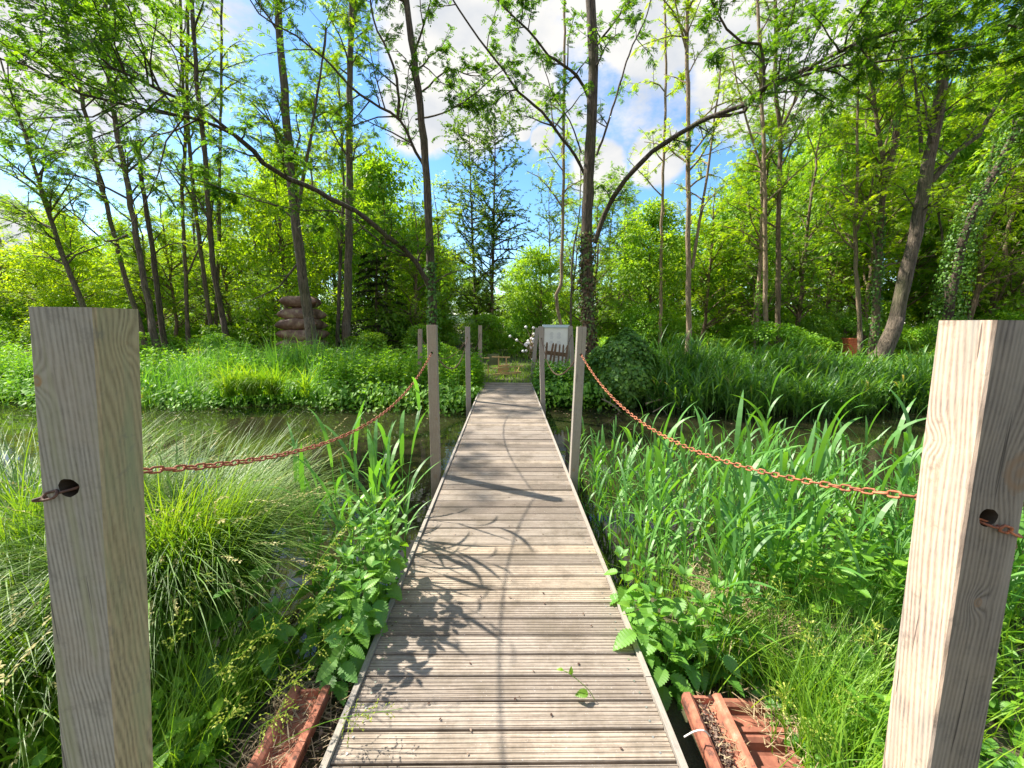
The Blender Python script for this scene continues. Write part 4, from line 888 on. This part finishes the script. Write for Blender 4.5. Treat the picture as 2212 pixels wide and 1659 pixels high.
# ================================================================== low vegetation
def blades(O, H, Ln, Wd, th0, kap, seg=5, prof='grass', roll=None):
    """arching blades: O origins, H heading angle, th0 tilt from vertical, kap extra bending"""
    n = len(O); s = np.linspace(0, 1, seg+1); th = th0[:, None]+kap[:, None]*s[None]**1.4
    ds = Ln[:, None]/seg; hz = np.concatenate([np.zeros((n, 1)), np.cumsum(np.sin((th[:, 1:]+th[:, :-1])/2)*ds, 1)], 1); vz = np.concatenate([np.zeros((n, 1)), np.cumsum(np.cos((th[:, 1:]+th[:, :-1])/2)*ds, 1)], 1)
    hd = np.stack([np.cos(H), np.sin(H)], 1); C = np.empty((n, seg+1, 3)); C[..., 0] = O[:, None, 0]+hz*hd[:, None, 0]; C[..., 1] = O[:, None, 1]+hz*hd[:, None, 1]; C[..., 2] = O[:, None, 2]+vz
    pw = (1-s**1.8) if prof == 'grass' else np.clip(np.sin(np.pi*np.clip(s*.82+.17, 0, 1)), 0, 1)**.8
    pw = np.maximum(pw, .02); side = np.stack([-hd[:, 1], hd[:, 0], np.zeros(n)], 1); rl = np.zeros(n) if roll is None else roll
    nr = np.stack([hd[:, 0]*np.cos(th0+.8), hd[:, 1]*np.cos(th0+.8), -np.sin(th0+.8)], 1)
    side = side*np.cos(rl)[:, None]+nr*np.sin(rl)[:, None]
    Wv = (Wd[:, None]*pw[None]/2)[..., None]*side[:, None]
    V = np.stack([C-Wv, C+Wv], 2).reshape(n, -1, 3); i = np.arange(seg)*2; f = np.stack([i, i+1, i+3, i+2], 1)
    return V.reshape(-1, 3), (f[None]+(np.arange(n)*(seg+1)*2)[:, None, None]).reshape(-1, 4)
U = lambda a, b, n: rng.uniform(a, b, n)
def stemplants(XY, hs, leaf=.07, nodes=6, tm=OV, lean=.12, ztop=None):
    """upright stems with crossed pairs of leaves; returns leaf and stem geometry"""
    n = len(XY); Z = gh(XY[:, 0], XY[:, 1]); Z = np.maximum(Z, WZ-.1); O = np.stack([XY[:, 0], XY[:, 1], Z], 1); ln = rng.normal(0, lean, (n, 2)); top = O+np.stack([ln[:, 0]*hs, ln[:, 1]*hs, hs], 1)
    LO = []; LD = []; LS = []
    for k in range(nodes):
        t_ = (k+1.0)/nodes; c = O*(1-t_)+top*t_; a0 = rng.uniform(0, 6.28, n)+k*np.pi/2
        for q in range(2 if k < nodes-1 else 3):
            a = a0+q*(np.pi if k < nodes-1 else 2.1)+rng.normal(0, .25, n); e = .25+.5*(t_ > .8)+rng.normal(0, .25, n)
            LO.append(c); LD.append(np.stack([np.cos(a), np.sin(a), e-.1], 1)); LS.append(leaf*(1.2-.55*t_)*rng.uniform(.7, 1.25, n))
    LO = np.concatenate(LO); LD = np.concatenate(LD); LS = np.concatenate(LS)
    lv = inst(tm[0], tm[1], LO, frames(LD, np.array([0, 0, 1.0])[None]+rng.normal(0, .25, (len(LO), 3))), LS)
    sv = blades(O, rng.uniform(0, 6.28, n), hs, np.full(n, .008), np.zeros(n)+.02, np.zeros(n)+.03, 2)
    return lv, sv
def bankXY(n, x0, x1, off0, off1, near=False):
    x = rng.uniform(x0, x1, n); wob = (.25*np.sin(x*.9)+.15*np.sin(x*2.3+1))
    return np.stack([x, 8.75+wob+rng.uniform(off0, off1, n)], 1)
def stuff(gm, nm, m_): return tag(gm.build(nm, m_), kind='stuff')
# far left bank: nettles and leafy herbs spilling to the water
XY = np.concatenate([bankXY(2600, -7.6, -.75, .1, 3.6), bankXY(1500, -16, -7.6, .1, 4), bankXY(520, -.9, -.68, 0, 1.6)])
XY = XY[~((XY[:, 0] > -.9) & (XY[:, 1] > 11))]
hs = U(.35, .78, len(XY))*np.where(XY[:, 1] < 9.2, .8, 1.0)*(1+.3*np.sin(XY[:, 0]*1.9)*np.sin(XY[:, 1]*2.3+XY[:, 0]))
(lv, sv) = stemplants(XY, hs, .13, 6, DIA); gg = G(); gg.add(*lv); gg.add(*sv); stuff(gg, 'bank_nettles', LM['under'])
# far right bank low herbs below the board
XY = np.concatenate([bankXY(500, .68, 2.3, .0, 1.7), bankXY(1600, 2.2, 17, 1.2, 5.5)]); (lv, sv) = stemplants(XY, U(.35, .62, len(XY)), .13, 6, DIA); gg = G(); gg.add(*lv); gg.add(*sv); stuff(gg, 'bank_herbs', LM['nettle'])
# overhanging herbs dropping to the water edge
x = U(-15, 2.5, 2600); wob = .25*np.sin(x*.9)+.15*np.sin(x*2.3+1); O = np.stack([x, 8.55+wob+U(-.25, .3, 2600), U(WZ, .25, 2600)], 1); O = O[abs(O[:, 0]) > .7]; n = len(O)
D = np.stack([rng.normal(0, .5, n), -np.ones(n), rng.normal(-.5, .5, n)], 1); gg = G(); gg.add(*inst(DIA[0], DIA[1], O, frames(D, np.array([0, -.6, 1.0])+rng.normal(0, .3, (n, 3))), U(.09, .16, n))); stuff(gg, 'waterside_leaves', LM['under'])
# long grass on the far left bank
x = np.concatenate([U(-8.2, -4.0, 2300), U(-15, -8, 1500), U(-6, -1, 600)]); n = len(x); y = 8.75+.25*np.sin(x*.9)+.15*np.sin(x*2.3+1)+U(-.1, 2.4, n); O = np.stack([x, y, np.maximum(gh(x, y), WZ)], 1)
gg = G(); gg.add(*blades(O, U(0, 6.28, n), np.where((x > -8.4) & (x < -4.3), U(.8, 1.55, n), U(.6, 1.1, n))*(.85+.3*np.sin(x*5.1)*np.sin(y*3.3+x)), U(.009, .018, n), U(0, .35, n), U(.2, 1.5, n), 5)); stuff(gg, 'bank_grass', LM['reed'])
x = np.repeat(U(-6.2, -4.4, 10), 60)+rng.normal(0, .06, 600); n = 600; y = 8.45+.25*np.sin(x*.9)+.15*np.sin(x*2.3+1)+rng.normal(0, .06, n); O = np.stack([x, y, np.full(n, -.1)], 1)
gg = G(); gg.add(*blades(O, U(3.4, 6.0, n), U(.7, 1.2, n), U(.01, .02, n), U(.1, .6, n), U(.8, 2.2, n), 6)); stuff(gg, 'drooping_grass', LM['grass'])
# reed bed along the far right bank
n = 3400; x = U(3.1, 15, n); y = 8.75+.25*np.sin(x*.9)+.15*np.sin(x*2.3+1)+U(-.75, 1.9, n); O = np.stack([x, y, np.maximum(gh(x, y), WZ-.05)], 1); hh = (U(.55, 1.0, n)+.5*U(0, 1, n)**5)*(.85+.22*np.sin(x*1.1)*np.sin(x*.37+y)+.15*np.sin(x*4.3+1)*np.sin(y*3.7+x))
gg = G(); gg.add(*blades(O, U(0, 6.28, n), hh, U(.008, .012, n), U(0, .12, n), U(0, .2, n), 3))
for k in range(6):
    t_ = .2+.14*k; oo = O.copy(); oo[:, 2] += hh*t_*.97; gg.add(*blades(oo, U(0, 6.28, n), U(.3, .6, n), U(.018, .034, n), U(.2, .8, n), U(.3, 1.8, n), 4, 'reed'))
stuff(gg, 'far_reeds', LM['darkreed'])
# grass on the ground beyond the bridge and among the trees
n = 9000; x = U(-16, 18, n); y = U(10.3, 18, n); k = (x > -1.5) & (x < 2.4) & (y < 16); gs = np.where(k, .12, .4); O = np.stack([x, y, gh(x, y)], 1)
gg = G(); gg.add(*blades(O, U(0, 6.28, n), gs*U(.6, 1.6, n), U(.012, .022, n), U(0, .5, n), U(.1, 1.2, n), 3))
n = 2600; x = U(-.9, 1.7, n); y = U(10.2, 14.5, n); O = np.stack([x, y, gh(x, y)], 1); gg.add(*blades(O, U(0, 6.28, n), U(.06, .2, n), U(.008, .014, n), U(0, .6, n), U(.1, 1.2, n), 3)); stuff(gg, 'meadow_grass', LM['grass'])
# ivy bush right of the bridge
c = P(1346, 815, 9.3); c[2] = .45; base = np.array([c[0], c[1], -.1]); ib = thing('ivy_bush', 'rounded dark green ivy bush on the bank right of the bridge', 'bush', tuple(base))
rg = np.random.default_rng(50); n = 11000; dv = rdir(rg, n, (-1.2, 1.57)); lob = .86+.08*np.sin(dv[:, 0]*5+1)+.07*np.sin(dv[:, 2]*6+dv[:, 1]*4)+.06*np.sin(dv[:, 0]*11+dv[:, 2]*7)
sc3 = np.array([.93, .8, .98]); O = c+dv*sc3*(lob*rg.uniform(.86, 1.04, n))[:, None]; D = unit(dv*.5+np.array([0, 0, -.8])+rg.normal(0, .4, (n, 3)))
gg = G(); gg.add(*inst(IVYL[0], IVYL[1], O, frames(D, dv+np.array([0, 0, .35])+rg.normal(0, .3, (n, 3))), rg.uniform(.05, .10, n)))
n = 3000; dv = rdir(rg, n, (-1.2, 1.57)); O = c+dv*sc3*(.74*rg.uniform(.8, 1.04, n))[:, None]; gg.add(*inst(IVYL[0], IVYL[1], O, frames(rdir(rg, n), dv), rg.uniform(.1, .16, n))); gg.build('foliage', LM['ivy'], ib, base)
gg = G()
for k in range(14):
    e = c+rdir(rg, 1, (-.6, 1.3))[0]*np.array([.6, .5, .65]); gg.add(*tube(smoothpath([base+rg.normal(0, .05, 3), (base+e)/2+rg.normal(0, .1, 3), e], .2), .02, 5))
gg.build('stem', BM['twig'], ib, base)
# driftwood and dry brush at the water's edge
for k, (x1, y1, x2, y2, dd) in enumerate(((1395, 872, 1480, 858, 8.6), (1440, 845, 1500, 880, 8.7), (1300, 862, 1345, 895, 8.5), (1410, 890, 1470, 868, 8.5))):
    a = P(x1, y1, dd); b = P(x2, y2, dd+.2); gg = G(); gg.add(*tube(smoothpath([a, (a+b)/2+np.array([0, 0, .05]), b], .08), .018-.003*k, 5))
    for q in range(5):
        o_ = a+(b-a)*(.2+.15*q); gg.add(*tube([o_, o_+rg.normal(0, .16, 3)], [.008, .002], 4))
    tag(gg.build('driftwood', MT['drift']), ('bleached branch lying flattest at the water edge below the reeds', 'bare branch slanting into the water right of the ivy bush', 'dead stem hanging to the water under the ivy bush', 'lowest forked dead branch touching the dark water')[k], 'branch', 'dead branches at the far water edge')
# ------------------------------------------------------------------ sedge tussocks near left
def tussock(c, rad, n, Lr, head, hb, lab, seed, nh=120, thm=.25):
    rg = np.random.default_rng(seed); root = thing('sedge_tussock', lab, 'sedge', tuple(c), 'sedge tussocks at the near left bank')
    q = rg.normal(0, rad*.5, (n, 2)); O = np.stack([c[0]+q[:, 0], c[1]+q[:, 1], np.full(n, c[2])+rg.uniform(0, .12, n)], 1)
    H = np.arctan2(q[:, 1]+hb[1]+rg.normal(0, .16, n), q[:, 0]+hb[0]+rg.normal(0, .16, n)); Ln = rg.uniform(*Lr, n)
    gg = G(); gg.add(*blades(O, H, Ln, rg.uniform(.005, .0105, n), rg.uniform(0, .38, n), rg.uniform(.7, 2.1, n), 8)); gg.build('blades', LM['sedge'], root, c)
    k = rg.choice(n, nh, replace=False); th0 = rg.uniform(.1, .6, nh); kap = rg.uniform(.7, 1.7, nh); Lh = Ln[k]*rg.uniform(.95, 1.1, nh)
    v, f = blades(O[k], H[k], Lh, np.full(nh, .0022), th0, kap, 8); gs = G(); gs.add(v, f); gs.build('stalks', LM['dry'], root, c)
    v3 = v.reshape(nh, 9, 2, 3).mean(2); gg = G(); OO = []; DD = []
    for i in range(nh):
        s = np.linspace(.80, 1, 22); pth = np.stack([np.interp(s, np.linspace(0, 1, 9), v3[i, :, j]) for j in range(3)], 1); dd = unit(v3[i, -1]-v3[i, -2])
        OO.append(pth); DD.append(unit(dd+rg.normal(0, .55, (22, 3))))
    OO = np.concatenate(OO); DD = np.concatenate(DD); gg.add(*inst(DIA[0], DIA[1], OO, frames(DD, np.array([0, 0, 1.0])[None]), rg.uniform(.010, .020, len(OO)))); gg.build('seed_heads', LM['seed'], root, c)
    return root
tussock(np.array([-1.80, 2.05, -.15]), .30, 3300, (.7, 1.2), 0, (.13, -.07), 'big arching sedge tussock right of the near left post, sweeping over the water', 61, 110)
tussock(np.array([-2.75, 2.15, -.15]), .38, 3000, (.7, 1.25), 0, (.05, .0), 'sedge tussock at the left edge behind the near left post', 62, 90)
tussock(np.array([-2.0, 1.45, -.15]), .25, 1500, (.5, .9), 0, (-.05, -.08), 'low sedge tussock at the left edge in front of the other two', 63, 70)
# ------------------------------------------------------------------ reeds
def reed(seed, h, nl):
    rg = np.random.default_rng(seed); root = thing('reed_plant', 'tall green reed in the bed right of the bridge', 'reed', (0, 0, 0), 'reeds in the bed right of the bridge')
    lean = rg.normal(0, .09, 2); pth = smoothpath([(0, 0, -.1), (lean[0]*.3*h, lean[1]*.3*h, h*.5), (lean[0]*h, lean[1]*h, h)], .12)
    gg = G(); gg.add(*tube(pth, np.linspace(.0042, .0018, len(pth)), 6)); gg.build('stem', LM['reed'], root)
    t_ = np.linspace(.22, .98, nl); O = np.stack([np.interp(t_, np.linspace(0, 1, len(pth)), pth[:, k]) for k in range(3)], 1); H = rg.uniform(0, 6.28)+np.arange(nl)*2.6+rg.normal(0, .5, nl)
    Ln = rg.uniform(.26, .48, nl)*(1.05-.3*abs(t_-.6)); gg = G(); gg.add(*blades(O, H, Ln, rg.uniform(.016, .030, nl), np.where(t_ > .9, .08, rg.uniform(.15, .5, nl)), rg.uniform(.15, 1.5, nl), 8, 'reed', rg.normal(0, .25, nl)))
    gg.build('leaves', LM['reed'], root); return root
RE = [reed(400+k, .75+.06*k, 7+k % 3) for k in range(8)]
rg = np.random.default_rng(9); first = [True]*8; pts = []
while len(pts) < 290:
    y = 1.75+2.7*rg.uniform()**1.25; x = rg.uniform(.72, min(3.6, y*1.2+.5))
    if y > 4.3-.12*abs(x-1.6)+.3 or (x-.75)*1.0 < 0 or (y < 2.0 and x < 1.0): continue
    if min([abs(x-a)+abs(y-b) for a, b in pts] or [1]) > .035: pts.append((x, y))
for i, (x, y) in enumerate(pts):
    k = i % 8; z = max(float(gh(x, y)), WZ)-.02; s = rg.uniform(.74, 1.0)*(1.0 if y < 2.9 else .86 if y < 3.6 else .76); rz = rg.uniform(0, 6.28)
    if first[k]: first[k] = False; RE[k].location = (x, y, z); RE[k].rotation_euler = (0, 0, rz)
    else: dup(RE[k], (x, y, z), rz, s)
lx = [(-1.25, 2.6, 1.0), (-1.3, 2.45, .9), (-.98, 2.2, .95), (-.9, 2.05, .9), (-1.1, 2.15, .88), (-.78, 2.2, .95), (-1.18, 2.75, 1.0), (-.88, 2.4, 1.0), (-1.12, 2.55, .95), (-1.02, 2.7, 1.0), (-.95, 2.5, .85), (-.86, 2.62, 1.08), (-.80, 2.45, .9), (-.74, 2.7, .95), (-1.2, 2.35, .8), (-.9, 2.85, .9), (-.72, 2.35, .72), (-1.0, 2.4, .78), (-.83, 2.95, 1.0), (-1.08, 2.9, .85)]
for i, (x, y, s) in enumerate(lx):
    dup(RE[(i*3) % 8], (x, y, WZ-.02), rg.uniform(0, 6.28), s*1.12, 'bright reed in the small stand between the sedge and the left deck edge', 'reeds left of the bridge')
# ------------------------------------------------------------------ nettles, weeds and grasses of the near bank
def herb(nm, cat, lab, c, h, nodes, leaf, seed, lean=(0, 0), grp=None, mt_='nettle', top=True, tm=NETL):
    rg = np.random.default_rng(seed); root = thing(nm, lab, cat, tuple(c), grp); c = np.asarray(c, float)
    pth = smoothpath([c, c+[lean[0]*.35, lean[1]*.35, h*.5], c+[lean[0], lean[1], h]], .04); gp = G(); gp.add(*tube(pth, np.linspace(.004, .0018, len(pth)), 6))
    LO = []; LD = []; LS = []; a0 = rg.uniform(0, 6.28)
    for k in range(nodes):
        t_ = (k+1)/nodes; o_ = np.array([np.interp(t_, np.linspace(0, 1, len(pth)), pth[:, j]) for j in range(3)]); a = a0+k*1.57+rg.normal(0, .15)
        for q in range(2): 
            an = a+q*math.pi+rg.normal(0, .15); LO.append(o_); LD.append([math.cos(an), math.sin(an), -.15+.7*(t_ > .9)+rg.normal(0, .15)]); LS.append(leaf*(1.0 if t_ < .75 else 1.25-t_*.9+.25)*rg.uniform(.85, 1.15))
    if top:
        for q in range(4): LO.append(pth[-1]); an = q*1.57+.4; LD.append([math.cos(an)*.5, math.sin(an)*.5, .8]); LS.append(leaf*.38)
    LO = np.array(LO); LD = np.array(LD); U_ = np.array([0, 0, 1.0])+rg.normal(0, .22, (len(LO), 3))
    D_ = unit(LD); 
    for o_, d_ in zip(LO, D_): gp.add(*tube([o_, o_+d_*leaf*.25], .0012, 4, False))
    gg = G(); gg.add(*inst(tm[0], tm[1], LO+D_*leaf*.22, frames(LD, U_), np.array(LS))); gg.build('leaves', LM[mt_], root, c); gp.build('stem', LM[mt_], root, c); return root
rg = np.random.default_rng(21); k = 0
# left of the deck
NL = [(-.74, 1.98, .62), (-.82, 2.1, .7), (-.70, 1.8, .5), (-.86, 1.85, .56), (-.95, 1.98, .6), (-.72, 1.66, .38), (-.80, 1.70, .44), (-1.02, 1.82, .42), (-.70, 2.2, .62), (-.90, 2.22, .66), (-.76, 1.88, .6), (-.84, 2.02, .62), (-.70, 2.06, .6), (-.92, 1.75, .5), (-1.1, 2.05, .5), (-.78, 1.56, .3), (-1.15, 1.65, .36), (-1.28, 1.8, .4), (-.68, 1.9, .42)]
for i, (x, y, h) in enumerate(NL):
    herb('nettle_plant', 'nettle', ('tallest nettle leaning over the left deck edge', 'nettle with toothed leaves in the clump at the left deck edge')[min(i, 1)] if i != 1 else 'nettle with toothed leaves in the clump at the left deck edge', (x, y, max(float(gh(x, y)), -.22)), h*1.08, int(5+h*8), .115, 500+i, (rg.uniform(.02, .12), rg.uniform(-.06, .04)), 'nettles left of the deck')
NR = [(.74, 1.78, .30), (.80, 1.70, .26), (.88, 1.80, .34), (.96, 1.72, .28), (.72, 1.9, .36), (1.04, 1.80, .3), (.86, 1.62, .18), (.74, 1.62, .16), (1.0, 1.62, .2), (1.15, 1.75, .3), (.70, 1.74, .3), (.78, 1.86, .36), (.92, 1.66, .24), (.70, 2.0, .36), (1.1, 1.68, .26)]
for i, (x, y, h) in enumerate(NR):
    herb('nettle_plant', 'nettle', 'dark green nettle at the right deck edge above the red tile', (x, y, float(gh(x, y))-.02), h+.10, int(4+h*8), .125, 530+i, (rg.uniform(-.08, .04), rg.uniform(-.06, .04)), 'nettles right of the deck')
# carpets of weeds on the near bank
def nearXY(n, x0, x1, y0, y1):
    x = U(x0, x1, n); y = U(y0, y1, n); k = (abs(x) > .68) & (gh(x, y) > -.5); 
    k &= ~((x > .66) & (x < 1.3) & (y < 1.62)) & ~((x < -.66) & (x > -1.12) & (y < 1.66)); return np.stack([x[k], y[k]], 1)
XY = nearXY(620, -3.2, -.66, .5, 2.3); (lv, sv) = stemplants(XY, U(.08, .30, len(XY)), .075, 4, NETL, .25); gg = G(); gg.add(*lv); gg.add(*sv); stuff(gg, 'near_weeds', LM['under'])
XY = nearXY(110, 1.4, 2.4, 1.75, 2.35); (lv, sv) = stemplants(XY, U(.3, .6, len(XY)), .085, 7, NETL, .15); gg = G(); gg.add(*lv); gg.add(*sv); stuff(gg, 'near_weeds', LM['under'])
XY = nearXY(380, 1.25, 3.4, .5, 2.3); (lv, sv) = stemplants(XY, U(.08, .30, len(XY)), .07, 4, NETL, .25); gg = G(); gg.add(*lv); gg.add(*sv); stuff(gg, 'near_weeds', LM['under'])
XY = nearXY(5200, -3.4, 3.6, .4, 2.5); O = np.stack([XY[:, 0], XY[:, 1], gh(XY[:, 0], XY[:, 1])], 1); n = len(O)
gg = G(); gg.add(*blades(O, U(0, 6.28, n), U(.15, .5, n), U(.003, .008, n), U(0, .4, n), U(.2, 1.6, n), 6)); stuff(gg, 'near_grass', LM['grass'])
gp_ = [(1.22, 1.3), (1.35, 1.25), (1.3, 1.42), (1.1, 1.62), (1.45, 1.35), (.98, 1.66), (1.2, 1.15), (-1.2, 1.35), (-1.25, 1.2), (-1.3, 1.45), (-1.15, 1.6), (-1.4, 1.5), (1.5, 1.5), (1.7, 1.7), (1.35, 1.75), (1.9, 1.5), (2.0, 1.9), (1.6, 1.95), (1.25, 1.5)]
gg = G()
for (x, y) in gp_:
    n = 90; O = np.stack([x+rng.normal(0, .05, n), y+rng.normal(0, .05, n), np.full(n, float(gh(x, y)))], 1); gg.add(*blades(O, rng.normal(.6, 1.2, n), U(.25, .6, n), U(.004, .008, n), U(.05, .5, n), U(.2, 1.3, n), 6))
stuff(gg, 'grass_tufts', LM['grass'])
n = 1500; x = U(1.12, 1.9, n); y = U(.9, 1.7, n); O = np.stack([x, y, gh(x, y)+U(0, .07, n)], 1); gg = G(); gg.add(*inst(NETL[0], NETL[1], O, frames(rdir(rng, n, (0, .8)), np.array([0, 0, 1.0])+rng.normal(0, .3, (n, 3))), U(.03, .07, n))); stuff(gg, 'near_weeds', LM['nettle'])
# dry litter
def litter(x0, x1, y0, y1, n, z, lr=(.03, .14)):
    O = np.stack([U(x0, x1, n), U(y0, y1, n), z+U(0, .03, n)], 1); return blades(O, U(0, 6.28, n), U(lr[0], lr[1], n), U(.002, .005, n), U(1.1, 1.6, n), U(-.5, .5, n), 3)
gg = G(); gg.add(*litter(-1.02, -.64, .95, 1.66, 700, -.095)); gg.add(*litter(.80, .92, 1.0, 1.5, 200, -.075, (.02, .05))); gg.add(*litter(-.96, -.80, 1.0, 1.52, 260, -.055, (.03, .10))); gg.add(*litter(1.0, 1.35, 1.2, 1.62, 260, -.10, (.03, .12))); gg.add(*litter(1.05, 1.75, 1.65, 2.15, 900, .06, (.08, .32))); stuff(gg, 'straw_litter', LM['dry'])
n = 700; O = np.stack([U(-1.0, -.64, n), U(.95, 1.6, n), -.085+U(0, .02, n)], 1); gg = G(); gg.add(*inst(DIA[0], DIA[1], O, frames(rdir(rng, n, (-.3, .3)), rdir(rng, n, (.5, 1.5))), U(.01, .03, n)))
n = 420; s = U(0.06, 1, n)[:, None]; a = Pz(1518, 1520, -.055); b = Pz(1612, 1740, -.085); O = a*(1-s)+b*s+rng.normal(0, .014, (n, 3))*[1, 1, .2]; gg.add(*inst(DIA[0], DIA[1], O, frames(rdir(rng, n, (-.3, .3)), rdir(rng, n, (.5, 1.5))), U(.008, .022, n)))
m, t, o = mat('leaf_litter'); g_ = N(t, 'ShaderNodeNewGeometry'); p_ = N(t, 'ShaderNodeBsdfDiffuse'); L(t, ramp(t, g_.outputs['Random Per Island'], [(0, (.05, .03, .025)), (.6, (.13, .085, .065)), (1, (.28, .21, .16))]), p_.inputs[0]); L(t, p_.outputs[0], o.inputs[0])
stuff(gg, 'leaf_litter', m)
# flowering grass stalks
def panicle(base, tip, bend, lab, seed, hl=.3, mt_='greenseed', nb=9, grp='flowering grasses of the near bank', drp=.5, sl=.010):
    rg = np.random.default_rng(seed); base = np.asarray(base, float); tip = np.asarray(tip, float); root = thing('flowering_grass', lab, 'grass', tuple(base), grp)
    pth = smoothpath([base, (base+tip)/2+np.asarray(bend), tip], .02); gg = G(); gg.add(*tube(pth, np.linspace(.0018, .0008, len(pth)), 5, False)); n = len(pth); i0 = int(n*(1-hl))
    OO = []; DD = []; T0 = unit(tip-pth[i0])
    for k in range(nb):
        i = int(i0+(n-2-i0)*k/nb); l = .085*(1-.75*k/nb)*rg.uniform(.8, 1.2)
        for q in range(2):
            d = unit(T0*.7+rdir(rg, 1, (-.4, .6))[0]*.8); bp = smoothpath([pth[i], pth[i]+d*l*.55, pth[i]+d*l-np.array([0, 0, drp*l*.6])], .01); gg.add(*tube(bp, .0005, 3, False))
            OO.append(np.repeat(bp[1:], 2, 0)); DD.append(unit(np.gradient(bp, axis=0))[1:].repeat(2, 0)+rg.normal(0, .3, (2*(len(bp)-1), 3)))
    gg.build('stalk', LM['grass'], root, base); OO = np.concatenate(OO); DD = np.concatenate(DD); g2 = G(); g2.add(*inst(DIA[0], DIA[1], OO, frames(DD, rdir(rg, len(OO))), rg.uniform(.7, 1.3, len(OO))*sl)); g2.build('spikelets', LM[mt_], root, base); return root
panicle(Pz(540, 1640, -.1), P(870, 1530, 1.45), (0, 0, .05), 'long grass stalk lying across the left deck edge with drooping spikelets', 1, .38)
gl = [((430, 1640), (760, 1110, 1.75)), ((520, 1600), (735, 1235, 1.7)), ((400, 1560), (630, 1330, 1.6)), ((360, 1640), (560, 1380, 1.4)), ((470, 1659), (680, 1440, 1.45)), ((560, 1620), (770, 1330, 1.7)), ((330, 1620), (400, 1300, 1.45)), ((420, 1700), (520, 1500, 1.3)), ((340, 1500), (450, 1230, 1.6)), ((500, 1700), (640, 1520, 1.35))]
for i, ((bx, by), (tx, ty, td)) in enumerate(gl): panicle(Pz(bx, by, -.15), P(tx, ty, td), (rg.uniform(-.05, .02), 0, .04), 'thin flowering grass rising from the weeds right of the near left post', 10+i, .35, grp='flowering grasses left of the deck')
gr = [((1790, 1640), (1760, 1160, 2.1)), ((1700, 1600), (1690, 1230, 1.9)), ((1850, 1640), (1740, 1330, 1.6)), ((1640, 1700), (1800, 1560, 1.5)), ((1750, 1700), (1860, 1480, 1.5)), ((1600, 1500), (1830, 1200, 2.0)), ((1900, 1560), (1880, 1330, 1.6)), ((1660, 1620), (1700, 1480, 1.5))]
for i, ((bx, by), (tx, ty, td)) in enumerate(gr): panicle(Pz(bx, by, -.15), P(tx, ty, td), (rg.uniform(-.04, .04), 0, .03), 'yellow green flowering grass between the reeds and the near right post', 30+i, .3, nb=8, grp='flowering grasses right of the deck', sl=.012)
gg = [((1660, 1560), (1790, 1560, 1.35))]
# sprig growing through the deck
c = Pz(1285, 1512, 0); sp = thing('deck_sprig', 'small green sprig growing between the deck boards', 'sprig', tuple(c)); e1 = c+np.array([-.10, .02, .10]); pth = smoothpath([c, c+[-.03, .0, .05], e1, e1+[-.04, .01, .015]], .01)
gg = G(); gg.add(*tube(pth, .0014, 5)); gg.build('stem', LM['grass'], sp, c)
gg = G(); gg.add(*inst(NETL[0], NETL[1], np.array([c+[-.03, 0, .035], e1, e1+[-.03, .01, .012]]), frames(np.array([[-.8, -.2, .1], [.1, .2, .9], [-1, .1, .2]]), np.array([[0, -.5, 1], [0, -1, .2], [0, 0, 1.0]])), np.array([.055, .03, .028]))); gg.build('leaves', LM['grass'], sp, c)
n = 260; O = np.stack([U(-7, 7, n), U(3, 8.4, n), np.full(n, WZ+.003)], 1); O = O[(abs(O[:, 0]) > .8)]; O[:, 1] = np.where(rng.uniform(0, 1, len(O)) < .6, 8.5-rng.exponential(.3, len(O)), O[:, 1]); n = len(O)
gg = G(); gg.add(*inst(HEX[0]*[1, 1, .0], HEX[1], O, frames(rdir(rng, n, (0, .001)), np.array([0, 0, 1.0])[None].repeat(n, 0)), U(.02, .06, n))); stuff(gg, 'floating_leaves', LM['dry'])
n = 170; O = np.stack([U(-.58, .58, n), U(1, 9, n), np.full(n, .004)], 1); gg = G(); gg.add(*inst(HEX[0], HEX[1], O, frames(rdir(rng, n, (0, .1)), np.array([0, 0, 1.0])+rng.normal(0, .2, (n, 3))), U(.006, .018, n))); stuff(gg, 'deck_litter', m)
# broad leaved burdock like plant behind the near left post
herb('broadleaf_weed', 'weed', 'broad round leaved weed just right of the near left post', (-1.22, 1.62, -.1), .45, 3, .2, 600, (.05, 0), mt_='ivy', top=False)
